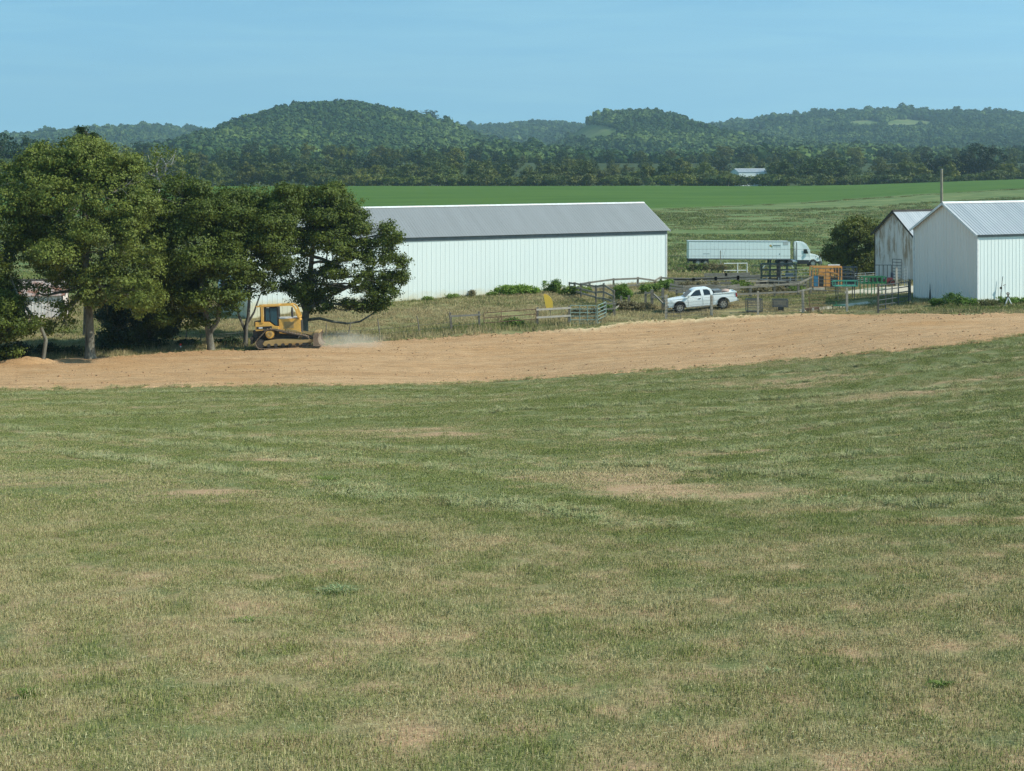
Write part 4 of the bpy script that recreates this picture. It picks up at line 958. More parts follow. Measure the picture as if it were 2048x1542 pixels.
def sheet_obj(name, parts, mat, parent, wzoff=0.0):
    V = []; F = []; W = []
    for v, f, w_ in parts: b = len(V); V += [tuple(p) for p in v]; F += [tuple(b + i for i in g_) for g_ in f]; W += w_
    me = bpy.data.meshes.new(name); me.from_pydata(V, [], F)
    at = me.attributes.new('wz', 'FLOAT', 'POINT'); at.data.foreach_set('value', np.array(W, dtype=np.float32) - wzoff)
    return link(name, me, parent, mat)
def barn(name, label, cat, X, Y, theta, L, Wd, z_eave, z_ridge, z_base, wall, roof, gable=None, over=0.35, eave_shade=0.0, trim=None, pitch=0.3, ground_wz=None, skip_corner=False, rib=0.02):
    """front left corner of the long wall at (X,Y); local x along the wall, y into the building"""
    root = thing(name, label, cat, (X, Y, z_base), theta)
    he, hr = z_eave - z_base, z_ridge - z_base; g0 = 0.0 if ground_wz is None else ground_wz - z_base
    trim = trim or M['trim_white']; gable = gable or wall
    gf = lambda x: he + (hr - he) * (1 - abs(x - Wd / 2) / (Wd / 2))
    sheet_obj('wall', [rib_sheet((0, 0, 0), (1, 0, 0), (0, 0, 1), L, lambda x: he, pitch, rib, .06, nrm=(0, -1, 0))], wall, root, g0)
    sheet_obj('wall', [rib_sheet((0, Wd, 0), (1, 0, 0), (0, 0, 1), L, lambda x: he, pitch, rib, .06, nrm=(0, 1, 0))], wall, root, g0)
    sheet_obj('gable_wall', [rib_sheet((0, 0.003, 0), (0, 1, 0), (0, 0, 1), Wd - .006, gf, pitch, 0.035, nrm=(-1, 0, 0))], gable, root, g0)
    sheet_obj('gable_wall', [rib_sheet((L, 0.003, 0), (0, 1, 0), (0, 0, 1), Wd - .006, gf, pitch, nrm=(1, 0, 0))], gable, root, g0)
    sl = math.hypot(Wd / 2, hr - he); dy, dz = (Wd / 2) / sl, (hr - he) / sl
    for sgn, y0 in ((1, 0), (-1, Wd)):
        ez = Vector((0, sgn * dy, dz)); nn = Vector((0, -sgn * dz, dy))
        P0 = Vector((-over, y0, he)) - ez * over + nn * 0.05
        v, f, w_ = rib_sheet(P0, (1, 0, 0), ez, L + 2 * over, lambda x: sl + over, 0.3, 0.03 if pitch < .4 else 0.014, 0.07, nrm=nn)
        sheet_obj('roof_panel', [(v, f, w_)], roof, root)
        mb = MB()
        for x in (-over, L + over):   # barge boards
            a = Vector((x, y0, he)) - ez * over - nn * 0.03; b = Vector((x, Wd / 2, hr)) - nn * 0.03
            mb.bar(a, b, 0.05, 0.17, up=nn)
        mb.build('barge_board', trim, root)
        if eave_shade > 0:
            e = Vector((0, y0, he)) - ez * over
            MB().box(-.02, L + .02, min(y0 - sgn * .03, y0 - sgn * .06), max(y0 - sgn * .03, y0 - sgn * .06), he - eave_shade, he - 0.01).build('eave_shade', M['trim_grey'], root)  # dark strip on the wall top carries the overhang's shade in its colour
    cap = MB(); cap.add([(-over, Wd / 2 - .22, hr - .22 * dz / dy + .10), (L + over, Wd / 2 - .22, hr - .22 * dz / dy + .10), (L + over, Wd / 2, hr + .13), (-over, Wd / 2, hr + .13), (-over, Wd / 2 + .22, hr - .22 * dz / dy + .10), (L + over, Wd / 2 + .22, hr - .22 * dz / dy + .10)], [(0, 1, 2, 3), (3, 2, 5, 4)])
    cap.build('ridge_cap', trim, root)
    mb = MB()
    for x in (0, L):
        for y in (0, Wd):
            if skip_corner and x == 0 and y == 0: continue
            mb.box(x - .05 if x == 0 else x - .06, x + .06 if x == 0 else x + .05, y - .05 if y == 0 else y - .06, y + .06 if y == 0 else y + .05, 0, he - 0.02)
    mb.build('corner_trim', trim, root)
    return root
th = R(26); L1 = 42.9
XR, YR = (1333 - UC) / FOC * 150.0, 150.0
barn('barn', 'long white metal barn with a plain grey roof behind the spreading tree', 'barn', XR - L1 * cos(th), YR - L1 * sin(th), th, L1, 9.7, -7.95, -5.46, -16.0, M['wall_white'], M['roof_grey'], over=0.30, eave_shade=0.46, ground_wz=-13.75, pitch=0.46, rib=0.016)
th = R(22); XB, YB = (1955 - UC) / FOC * 115.0, 115.0
b2 = barn('barn', 'white metal barn with a shaded gable and bright ribbed roof at the right edge', 'barn', XB, YB, th, 16.0, 7.8, -6.40, -4.20, -12.4, M['wall_white'], M['roof_bright'], M['wall_plain'], over=0.28, eave_shade=0.30, ground_wz=-12.1, skip_corner=True, pitch=0.34, rib=0.018)
mb = MB(); mb.box(-.05, .06, -.05, .06, .55, 5.9); mb.add([(-.06, -.05, .02), (-.06, -.05, .75), (-.28, -.25, .35), (-.40, -.30, .05)], [(0, 1, 2), (0, 2, 3)])
mb.build('corner_trim', M['trim_white'], b2).name = 'corner_trim'
mb = MB(); mb.add([(-.035, 5.6, .35), (-.035, 5.85, .35), (-.035, 5.72, 1.75)], [(0, 1, 2)]); mb.build('torn_gap', M['dark_wood'], b2)
th = R(22)
barn('barn', 'old rust streaked white barn with dark rafter ends left of the bright barn', 'barn', 39.04, 145.0, th, 13.0, 6.6, -8.35, -6.02, -14.2, M['wall_old'], M['roof_bright'], M['wall_old'], over=0.35, trim=M['dark_wood'], pitch=0.42, ground_wz=-13.2)
p = PZ(1495, 648)
barn('barn', 'far white barn with a pale grey roof half hidden in the wood', 'barn', (1478 - UC) / FOC * 648, 648, R(12), 13.5, 10, -(344.5 - VH) / FOC * 648, -(337.5 - VH) / FOC * 655, p[2] - 1, M['wall_white'], M['roof_bright'], over=.2, ground_wz=p[2] - 4)
barn('shed', 'low old shed with a rusty roof and peeling white wall behind the left trees', 'shed', (18 - UC) / FOC * 140, 139, R(10), 5.1, 4.4, -(589 - VH) / FOC * 140, -(560 - VH) / FOC * 142, -(648 - VH) / FOC * 140, M['wall_old'], M['roof_rust'], over=.25, trim=M['dark_wood'])

# bare utility pole behind the bright barn
p = PZ(1883, 140); root = thing('utility_pole', 'bare weathered wooden pole rising behind the bright barn roof', 'pole', tuple(p))
hp = -(339 - VH) / FOC * 140 - p[2]
MB().tube([(0, 0, -.5), (.02, 0, hp * .5), (0, 0, hp)], [.17, .145, .12], 12).build('pole', simple('pole_wood', (0.33, 0.28, 0.20), .9, dirt=(0.18, 0.15, 0.11)), root)
MB().tube([(0.0, 0, hp - .002), (0.0, 0, hp + .05)], [.125, .10], 12).build('pole_cap', M['trim_grey'], root)

# ------------------------------------------------------------------ vehicles
def glassm(name, c, rough=0.08):
    t = NT(name); t.bsdf(c, rough, 0.0, 0.8); return t.m
M['rubber'] = simple('rubber', (0.028, 0.028, 0.027), 0.85, dirt=(0.12, 0.10, 0.08), dirt_amt=.6)
M['chrome'] = simple('wheel_alloy', (0.62, 0.62, 0.60), 0.3, 0.7, var=.1)
M['black'] = simple('black_plastic', (0.022, 0.023, 0.025), 0.6)
M['steel_dark'] = simple('dark_steel', (0.075, 0.068, 0.062), 0.65, 0.3, dirt=(0.20, 0.145, 0.09))
M['white_paint'] = simple('white_paint', (0.94, 0.98, 0.96), 0.28, var=.05, dirt=(0.66, 0.62, 0.54), dirt_amt=.15)
M['glass'] = glassm('dark_glass', (0.018, 0.026, 0.030))
M['glass_blue'] = glassm('cab_glass', (0.035, 0.085, 0.115))
M['yellow'] = simple('machine_yellow', (0.82, 0.46, 0.095), 0.45, dirt=(0.62, 0.42, 0.20), dirt_amt=.5)
M['yellow_dust'] = simple('dusty_yellow', (0.46, 0.31, 0.12), 0.8, dirt=(0.42, 0.30, 0.18), dirt_amt=.8)
M['earthy'] = simple('earth_caked_steel', (0.24, 0.17, 0.115), 0.85, dirt=(0.10, 0.08, 0.065), dirt_amt=.8)
M['red_lens'] = simple('red_lens', (0.45, 0.02, 0.02), 0.25)
M['amber_lens'] = simple('lamp_lens', (0.75, 0.72, 0.62), 0.15)

def wheel(parent, c, r, w_, spokes=6, hubm=None, name='wheel'):
    """axle along local y; tyre and rim are sub-parts"""
    t = MB(); n = 28
    prof = [(r * .62, -w_ / 2), (r * .93, -w_ / 2), (r, -w_ * .36), (r, w_ * .36), (r * .93, w_ / 2), (r * .62, w_ / 2)]
    vs = []; fs = []
    for k in range(n):
        a = 2 * pi * k / n
        for rr, y in prof: vs.append((c[0] + rr * cos(a), c[1] + y, c[2] + rr * sin(a)))
    m = len(prof)
    for k in range(n):
        for j in range(m): fs.append((k * m + j, k * m + (j + 1) % m, ((k + 1) % n) * m + (j + 1) % m, ((k + 1) % n) * m + j))
    t.add(vs, fs); ty = t.build(name, M['rubber'], parent, smooth=True)
    h = MB(); h.disc(c, (0, 1, 0), r * .52, r * .63, w_ * .96, 28); h.disc(c, (0, 1, 0), 0, r * .17, w_ * 1.0, 16)
    for k in range(spokes):
        a = 2 * pi * k / spokes
        for sy in (-1, 1): h.bar((c[0], c[1] + sy * w_ * .42, c[2]), (c[0] + r * .56 * cos(a), c[1] + sy * w_ * .42, c[2] + r * .56 * sin(a)), r * .17, w_ * .08, up=(0, 1, 0))
    h.build('rim', hubm or M['chrome'], ty)
    MB().disc(c, (0, 1, 0), 0, r * .54, w_ * .5, 20).build('hub', M['black'], ty)
    return ty

def place(root, X, Y, z, ux, uy, uz=(0, 0, 1)):
    m = Matrix((Vector(ux), Vector(uy), Vector(uz))).transposed().to_4x4(); m.translation = Vector((X, Y, z)); root.matrix_world = m

def sit(root, u, Z, head, wb=3.0, tr=1.0):
    """stand a vehicle on the terrain heading `head` (world angle), tilted to the ground"""
    X = (u - UC) / FOC * Z; d = Vector((cos(head), sin(head), 0)); s_ = Vector((-sin(head), cos(head), 0))
    f = H1(X + d.x * wb / 2, Z + d.y * wb / 2); b = H1(X - d.x * wb / 2, Z - d.y * wb / 2)
    l = H1(X + s_.x * tr, Z + s_.y * tr); r_ = H1(X - s_.x * tr, Z - s_.y * tr)
    dx = Vector((d.x * wb, d.y * wb, f - b)).normalized(); dy = Vector((s_.x * 2 * tr, s_.y * 2 * tr, l - r_)).normalized()
    up = dx.cross(dy).normalized(); dy = up.cross(dx)
    place(root, X, Z, (f + b + l + r_) / 4, dx, dy, up); return root

# ---- bulldozer (local x forward, y left, z up)
dz_ = thing('bulldozer', 'yellow crawler bulldozer pushing dusty earth along the tree line', 'bulldozer')
def hull(circs, th_=0.0, n=40):
    """convex belt round circles (x,z,r)"""
    pts = [(x + r * cos(2 * pi * k / n), z + r * sin(2 * pi * k / n)) for x, z, r in circs for k in range(n)]
    pts = sorted(set((round(a, 5), round(b, 5)) for a, b in pts))
    def cr(o, a, b): return (a[0] - o[0]) * (b[1] - o[1]) - (a[1] - o[1]) * (b[0] - o[0])
    lo = []; up = []
    for p_ in pts:
        while len(lo) >= 2 and cr(lo[-2], lo[-1], p_) <= 0: lo.pop()
        lo.append(p_)
    for p_ in reversed(pts):
        while len(up) >= 2 and cr(up[-2], up[-1], p_) <= 0: up.pop()
        up.append(p_)
    return lo[:-1] + up[:-1]
for sy in (-1, 1):
    y0, y1 = sy * .93 - .27, sy * .93 + .27
    circ = [(-1.55, .36, .31), (-.90, 1.0, .31), (1.50, .40, .34)]
    outer = hull([(x, z, r + .055) for x, z, r in circ]); inner = hull(circ)
    # resample both loops and build the belt with shoes
    def resample(lp, n):
        P_ = np.array(lp + [lp[0]]); s_ = np.concatenate([[0], np.cumsum(np.hypot(*np.diff(P_, axis=0).T))]); t_ = np.linspace(0, s_[-1], n, endpoint=False)
        return np.stack([np.interp(t_, s_, P_[:, 0]), np.interp(t_, s_, P_[:, 1])], -1), s_[-1]
    tb = MB(); O, per_ = resample(outer, 46)
    for k in range(46):
        a = Vector((O[k][0], 0, O[k][1])); b = Vector((O[(k + 1) % 46][0], 0, O[(k + 1) % 46][1])); d = (b - a); nn = Vector((d.z, 0, -d.x)).normalized()
        c = Vector((0, sy * .93, 0)); a2 = a + c; b2_ = a2 + d * .90
        tb.bar(a2, b2_, .54, .05, up=nn); tb.bar(a2 + nn * .045, a2 + d * .16 + nn * .045, .54, .06, up=nn)
    tk = tb.build('track', M['earthy'], dz_)
    fr = MB(); fr.prism([(-1.45, .30), (-1.3, .55), (-.4, .62), (1.35, .58), (1.5, .40), (1.3, .18), (-1.3, .16)], sy * .93 - .17, sy * .93 + .17); fr.build('track_frame', M['yellow_dust'], dz_, bevel=.02)
    MB().disc((-1.55, sy * .93, .36), (0, 1, 0), .0, .30, .3).build('idler', M['steel_dark'], dz_); MB().disc((1.50, sy * .93, .40), (0, 1, 0), 0, .33, .3).build('idler', M['steel_dark'], dz_)
    for k in range(5): MB().disc((-1.0 + k * .5, sy * .93, .20), (0, 1, 0), 0, .13, .4, 14).build('roller', M['steel_dark'], dz_)
    spk = MB(); spk.disc((-.90, sy * .93, 1.0), (0, 1, 0), 0, .29, .46, 26)
    for k in range(18):
        a = 2 * pi * k / 18; spk.box(-.03, .03, -.08, .08, .26, .33, Matrix.Translation((-.90, sy * .93, 1.0)) @ Matrix.Rotation(a, 4, 'Y'))
    sp2 = spk.build('sprocket', M['yellow'], dz_, smooth=False)
    MB().disc((-.90, sy * 1.17, 1.0), (0, 1, 0), .10, .19, .06, 20).build('hub_ring', M['yellow_dust'], sp2)
    # fender above the track, sloping skirt
    MB().prism([(-1.35, 1.33), (-.55, 1.36), (.1, 1.18), (.95, .93), (1.55, .80), (1.60, .72), (.9, .84), (0, 1.06), (-.5, 1.24), (-1.35, 1.25)], sy * .93 - .24, sy * .93 + .24).build('fender', M['steel_dark'], dz_)
    # push arm and lift ram
    ar = MB(); ar.bar((.15, sy * 1.28, .42), (2.35, sy * 1.28, .42), .10, .20); ar.bar((.55, sy * .52, 1.15), (2.40, sy * .62, .72), .09, .09); ar.bar((.2, sy * .52, 1.25), (.95, sy * .54, 1.08), .14, .14)
    ar.build('push_arm', M['yellow_dust'], dz_)
# main body
b = MB(); b.prism([(-1.95, 1.22), (-1.95, 1.88), (-.95, 1.84), (-.62, 1.55), (-.30, 1.50), (-.30, 1.18), (-.60, 1.24), (-.95, 1.38), (-1.30, 1.24)], -.82, .82); b.build('rear_body', M['yellow'], dz_, bevel=.03)
b = MB(); b.prism([(-.32, .98), (-.32, 2.02), (1.16, 1.98), (1.22, 1.90), (1.24, .86), (.9, .86)], -.56, .56); b.build('engine_hood', M['yellow'], dz_, bevel=.03)
b = MB(); b.box(-.30, 1.14, -.50, .50, 2.01, 2.10); b.build('hood_top', M['trim_white'], dz_)
for sy in (-1, 1):
    b = MB()
    for k in range(9): b.box(.05, .72, sy * .562 - .012, sy * .562 + .012, 1.34 + k * .048, 1.365 + k * .048)
    b.box(.03, .74, sy * .562 - .006, sy * .562 + .006, 1.31, 1.79); b.build('louvre_panel', M['yellow_dust'], dz_)
    b = MB(); b.box(-1.86, -.78, sy * .823 - .012, sy * .823 + .012, 1.36, 1.54); st = b.build('side_stripe', M['black'], dz_)
    MB().box(-1.70, -1.43, sy * .84 - .006, sy * .84 + .006, 1.40, 1.50).build('decal_plate', M['trim_white'], st)
b = MB(); b.box(1.235, 1.27, -.50, .50, .95, 1.85)
for k in range(10): b.box(1.27, 1.29, -.48, .48, 1.0 + k * .08, 1.03 + k * .08)
b.build('radiator_grille', M['steel_dark'], dz_)
b = MB(); b.box(-1.25, 1.0, -.45, .45, .55, 1.2); b.box(-2.2, -1.2, -.40, .40, .45, 1.25); b.build('chassis', M['steel_dark'], dz_)
# cab
b = MB(); b.prism([(-1.28, 1.85), (-1.28, 2.90), (-.36, 2.90), (-.34, 1.52), (-.52, 1.52), (-.86, 1.85)], -.72, .72); b.build('cab', M['black'], dz_, bevel=.02)
for sy in (-1, 1):
    MB().prism([(-1.20, 1.95), (-1.20, 2.78), (-.95, 2.80), (-.93, 1.93)], sy * .728 - .006, sy * .728 + .006).build('cab_window', M['glass_blue'], dz_)
    MB().prism([(-.86, 1.90), (-.88, 2.80), (-.42, 2.80), (-.40, 1.60), (-.50, 1.58)], sy * .728 - .006, sy * .728 + .006).build('cab_door_glass', M['glass_blue'], dz_)
    # canopy post, sweep pipes
    b = MB(); b.box(-1.52, -1.34, sy * .80 - .07, sy * .80 + .07, 1.80, 2.92)
    cv = [(-1.85, 2.96), (.52, 2.98), (.70, 2.94), (.84, 2.82), (.93, 2.64), (1.14, 2.08)]
    for a, c in zip(cv[:-1], cv[1:]): b.bar((a[0], sy * .80, a[1]), (c[0], sy * .80, c[1]), .11, .11)
    b.bar((.93, sy * .55, 2.40), (1.06, sy * .50, 2.06), .07); b.bar((1.14, sy * .80, 2.08), (1.14, sy * .5, 2.02), .09)
    b.build('sweep_pipe', M['yellow'], dz_)
b = MB(); b.prism([(-1.62, 2.93), (-1.62, 3.00), (-.30, 3.03), (-.28, 2.93)], -.86, .86); b.build('canopy_roof', M['yellow'], dz_, bevel=.02)
b = MB(); b.bar((.52, -.8, 2.98), (.52, .8, 2.98), .09); b.bar((1.14, -.8, 2.08), (1.14, .8, 2.08), .09)
for k in range(7): b.bar((.93, -.6 + k * .2, 2.64), (1.13, -.6 + k * .2, 2.10), .03)
b.build('front_guard', M['yellow'], dz_)
b = MB()
for k in range(9): b.box(-1.60, -1.56, -.7 + k * .17, -.66 + k * .17, 1.95, 2.9)
b.box(-1.62, -1.58, -.75, .75, 1.9, 2.0); b.box(-2.05, -1.62, -.55, .55, 1.55, 1.9); b.build('rear_screen', M['black'], dz_)
MB().tube([(.62, -.22, 2.05), (.62, -.22, 2.55), (.62, -.22, 2.78)], [.085, .085, .055], 12).build('exhaust_pipe', M['steel_dark'], dz_)
MB().box(-1.12, -.93, -.80, -.74, 2.82, 2.90).build('work_lamp', M['amber_lens'], dz_)
# blade: curved mouldboard with end bits
pr = [(2.62, .04), (2.40, .10), (2.24, .35), (2.18, .65), (2.24, .95), (2.40, 1.18), (2.48, 1.16), (2.33, .93), (2.28, .65), (2.33, .37), (2.46, .16), (2.70, .06)]
bl = MB().prism(pr, -1.62, 1.62).build('blade', M['earthy'], dz_)
e = MB()
bl.location = (.58, 0, 0); bl.scale = (.80, 1, .80)
for sy in (-1, 1): e.prism([(1.98, .10), (2.02, 1.0), (2.14, 1.22), (2.46, 1.24), (2.52, 1.05), (2.40, .7), (2.50, .30), (2.72, .05)], sy * 1.64 - .03, sy * 1.64 + .03)
e.build('end_plate', M['earthy'], bl)
MB().prism([(2.04, 1.16), (2.08, 1.30), (2.50, 1.30), (2.48, 1.16)], -1.2, 1.2).build('spill_guard', M['yellow_dust'], bl)
# ripper
rp = MB(); rp.box(-2.35, -2.15, -.7, .7, .62, .80)
for y in (-.6, 0, .6): rp.prism([(-2.36, .30), (-2.30, .85), (-2.18, .85), (-2.20, .32)], y - .05, y + .05)
for sy in (-1, 1): rp.bar((-1.75, sy * .38, .95), (-2.25, sy * .42, .72), .10); rp.bar((-1.75, sy * .38, .55), (-2.25, sy * .42, .62), .10)
rp.build('ripper', M['steel_dark'], dz_)
sit(dz_, 570, 107.0, R(2), 3.0, .9)
dz_.location.z += 0.13

# ---- pickup truck (local x forward)
pk = thing('pickup_truck', 'white extended cab pickup parked behind the wire gate in the farmyard', 'pickup truck')
Lk = 5.9; Hw = .98
def archpts(cx, r, z0, n=9):
    return [(cx + r * cos(pi - pi * k / n), z0 + r * sin(pi * k / n) * 1.0) for k in range(n + 1)]
# lower body profile walked from front bottom to rear bottom (x forward is positive: nose at +2.95)
fx, rx = 1.92, -1.78
prof = [(2.93, .52)] + [(x, z) for x, z in reversed([(fx - .50 + 0, .46)])]
def body_prof():
    p_ = [(2.90, .50), (fx + .50, .46)]
    p_ += [(fx + .50 * cos(pi * k / 10), .50 + .46 * sin(pi * k / 10)) for k in range(1, 10)]
    p_ += [(fx - .50, .44), (rx + .50, .44)]
    p_ += [(rx + .50 * cos(pi * k / 10), .50 + .46 * sin(pi * k / 10)) for k in range(1, 10)]
    p_ += [(rx - .50, .50), (-2.93, .58), (-2.95, 1.30), (-1.0, 1.27), (1.42, 1.20), (2.0, 1.16), (2.60, 1.08), (2.86, 1.00), (2.94, .86)]
    return p_
def wfn(x, z): return (1.0 - .05 * max(0, (z - 1.0) / .3)) * (1.0 - .10 * max(0, (x - 2.3) / .65) ** 2) * (1 - .02 * max(0, (.7 - z) / .3))
MB().prism(body_prof(), -Hw, Hw, wfn).build('body', M['white_paint'], pk, bevel=.018)
# cab greenhouse
def cabw(x, z): return 1.0 - .20 * max(0, (z - 1.20) / .65)
MB().prism([(-.98, 1.18), (-.98, 1.45), (-.82, 1.76), (-.55, 1.85), (.30, 1.87), (.58, 1.82), (.72, 1.74), (1.40, 1.22), (1.45, 1.18)], -.93, .93, cabw).build('cab', M['white_paint'], pk, bevel=.03)
def cabside(pts, sy, off=.006):
    """window panes lying on the leaning cab side"""
    mb = MB(); vs = []
    for x, z in pts: vs.append((x, sy * (.93 * cabw(x, z) + off), z))
    for x, z in pts: vs.append((x, sy * (.93 * cabw(x, z) - .02), z))
    n = len(pts); mb.add(vs, [tuple(range(n)), tuple(range(2 * n - 1, n - 1, -1))] + [(i, i + n, (i + 1) % n + n, (i + 1) % n) for i in range(n)]); return mb
for sy in (-1, 1):
    cabside([(1.02, 1.27), (.60, 1.62), (.42, 1.73), (.10, 1.76), (.02, 1.27)], sy).build('side_window', M['glass'], pk)
    cabside([(-.22, 1.27), (-.16, 1.76), (-.52, 1.74), (-.72, 1.60), (-.76, 1.27)], sy).build('side_window', M['glass'], pk)
    dl = MB()
    for x in (1.18, -.06, -.98): dl.box(x - .008, x + .008, sy * .985 - .004, sy * .985 + .004, .52, 1.18)
    dl.build('door_seam', M['trim_grey'], pk)
    dh = MB(); dh.box(.10, .28, sy * .99 - .02, sy * .99 + .02, 1.02, 1.07); dh.build('door_handle', M['trim_grey'], pk)
    mi = MB(); mi.box(1.00, 1.20, sy * 1.12 - .11, sy * 1.12 + .11, 1.26, 1.44); mm = mi.build('side_mirror', M['white_paint'], pk, bevel=.03)
    MB().bar((1.08, sy * .92, 1.24), (1.08, sy * 1.05, 1.30), .05).build('mirror_arm', M['black'], mm)
    for cx in (fx, rx):
        fl = MB(); n = 14
        for k in range(n):
            a0, a1 = pi * k / n, pi * (k + 1) / n
            fl.bar((cx + .52 * cos(a0), sy * .985, .50 + .48 * sin(a0)), (cx + .52 * cos(a1), sy * .985, .50 + .48 * sin(a1)), .05, .035)
        fl.build('wheel_flare', M['trim_grey'], pk)
    MB().bar((1.35, sy * .97, .40), (-1.2, sy * .97, .40), .12, .06).build('running_board', M['chrome'], pk)
    MB().box(-2.97, -2.86, sy * .90 - .07, sy * .90 + .07, .92, 1.24).build('tail_lamp', M['red_lens'], pk)
    MB().box(2.78, 2.92, sy * .74 - .17, sy * .74 + .17, .84, 1.02).build('headlight', M['amber_lens'], pk, bevel=.02)
    for cx in (fx, rx): wheel(pk, (cx, sy * .84, .40), .40, .27, 6)
MB().box(-2.0, 2.0, -.78, .78, .36, .9).build('underbody', M['black'], pk)
MB().box(2.86, 2.95, -.58, .58, .74, 1.0).build('grille', M['black'], pk, bevel=.01)
MB().box(2.80, 3.02, -.93, .93, .46, .72).build('front_bumper', M['trim_grey'], pk, bevel=.04)
MB().box(-3.10, -2.93, -.90, .90, .52, .70).build('rear_bumper', M['chrome'], pk, bevel=.03)
# windscreen and rear window
w_ = MB(); a = [(1.36, .86, 1.255), (1.36, -.86, 1.255), (.78, -.74, 1.70), (.78, .74, 1.70)]
w_.add([(x + .012, y, z + .012) for x, y, z in a] + [(x - .02, y, z - .02) for x, y, z in a], [(0, 1, 2, 3), (7, 6, 5, 4), (0, 4, 5, 1), (1, 5, 6, 2), (2, 6, 7, 3), (3, 7, 4, 0)]); w_.build('windscreen', M['glass'], pk)
MB().box(-.99, -.965, -.62, .62, 1.32, 1.60).build('rear_window', M['glass'], pk)
# bed: hollow look with rails above the floor
bd = MB()
for sy in (-1, 1): bd.box(-2.93, -1.0, sy * .93 - .045, sy * .93 + .045, 1.275, 1.36)
bd.box(-2.97, -2.90, -.885, .885, 1.28, 1.36); bd.build('bed_rail', M['white_paint'], pk, bevel=.015)
MB().box(-2.89, -1.01, -.87, .87, 1.27, 1.29).build('bed_liner', M['black'], pk)
hd = R(180 + 3); sit(pk, 1402, 122.6, hd, 3.7, .85); pk.scale = (.97, .97, .97)
pk.location.z += 0.05
mw = pk.matrix_basis.copy()
tb = thing('tool_box', 'grey tool chest lying across the pickup bed behind the cab', 'tool box'); MB().box(-.30, .30, -.80, .80, 0, .22).build('chest', simple('alu', (.30, .32, .32), .4, .5), tb, bevel=.02)
lid = MB().box(-.32, .32, -.82, .82, .223, .27).build('lid', M['trim_grey'], tb); tb.matrix_world = mw @ Matrix.Translation((-1.42, 0, 1.295))
sk = thing('feed_sack', 'pinkish feed sack slumped in the pickup bed', 'sack'); 
vs = MB().tube([(-.42, 0, .10), (-.3, 0, .13), (0, .03, .16), (.28, 0, .13), (.42, 0, .09)], [.06, .17, .2, .17, .05], 12).build('sack', simple('sack_cloth', (.50, .36, .30), .8), sk, smooth=True); vs.scale = (1, 1.3, .8)
sk.matrix_world = mw @ Matrix.Translation((-2.15, .1, 1.29)) @ Matrix.Rotation(.5, 4, 'Z')

# ---- articulated lorry far behind (local x forward, y left; right side faces the photo)
se = thing('semi_truck', 'white tractor unit with a long white box trailer on the far side of the yard', 'semi truck')
tr = MB().box(-13.9, 2.35, -1.29, 1.29, 1.20, 4.06).build('trailer_box', M['white_paint'], se, bevel=.03)
for sy in (-1, 1):
    MB().box(-13.92, 2.37, sy * 1.30 - .012, sy * 1.30 + .012, 3.93, 4.09).build('top_rail', M['chrome'], tr)
    MB().box(-13.92, 2.37, sy * 1.30 - .012, sy * 1.30 + .012, 1.14, 1.30).build('bottom_rail', M['trim_grey'], tr)
    b = MB()
    for k in range(26): b.box(-13.5 + k * .62, -13.48 + k * .62, sy * 1.298 - .004, sy * 1.298 + .004, 1.30, 3.93)
    b.build('panel_seam', simple('seam', (.62, .63, .63), .4), tr)
MB().box(1.20, 2.05, -1.31, -1.292, 3.45, 3.92).build('corner_patch', simple('patch_grey', (.55, .56, .54), .5), tr)
MB().add([(-1.05, -1.302, 3.35), (-.80, -1.302, 3.52), (-.55, -1.302, 3.35), (-.80, -1.302, 3.16)], [(0, 1, 2, 3)]).build('round_emblem', simple('emblem_orange', (.62, .38, .10), .5), tr)
MB().add([(-.74, -1.303, 3.20), (-.60, -1.303, 3.32), (-.46, -1.303, 3.20), (-.60, -1.303, 3.02)], [(0, 1, 2, 3)]).build('emblem_leaf', simple('emblem_green', (.10, .28, .14), .5), tr)
b = MB()
for i_, (x0, x1) in enumerate(((-.42, -.28), (-.24, -.10), (-.06, .08), (.12, .26), (.30, .44), (.48, .62), (.66, .80))): b.box(x0, x1, -1.303, -1.293, 3.30, 3.48)
for x0, x1 in ((-.28, .02), (.08, .40), (.46, .84)): b.box(x0, x1, -1.303, -1.293, 3.14, 3.19)
b.build('lettering', simple('letter_grey', (.22, .28, .28), .5), tr)
b = MB().box(-11.6, -10.55, -1.303, -1.293, 1.98, 2.06); b.box(.55, .75, -1.303, -1.293, 1.90, 2.12); b.build('small_placard', simple('letter_grey2', (.30, .34, .34), .5), tr)
b = MB().box(-13.85, -10.6, -.5, .5, .78, 1.16); b.box(-13.9, -13.8, -1.1, 1.1, .50, .62); b.bar((-13.85, -1.0, .55), (-13.85, -1.0, 1.2), .08); b.bar((-13.85, 1.0, .55), (-13.85, 1.0, 1.2), .08); b.build('trailer_bogie', M['black'], se)
b = MB()
for sy in (-1, 1): b.box(-.9, -.65, sy * .95 - .1, sy * .95 + .1, .35, 1.2); b.box(-1.0, -.55, sy * .95 - .2, sy * .95 + .2, .28, .36)
b.build('landing_gear', M['black'], se)
for cx in (-11.15, -12.4):
    for sy in (-1, 1): wheel(se, (cx, sy * 1.0, .52), .52, .50, 8)
for cx in (-.02 + 1.1, 2.35):
    for sy in (-1, 1): wheel(se, (cx, sy * .98, .52), .52, .50, 8, M['trim_grey'])
for sy in (-1, 1): wheel(se, (6.05, sy * 1.02, .54), .54, .32, 8)
MB().box(.2, 7.0, -.45, .45, .62, 1.0).box(1.3, 2.6, -.6, .6, 1.0, 1.18).build('chassis', M['black'], se)
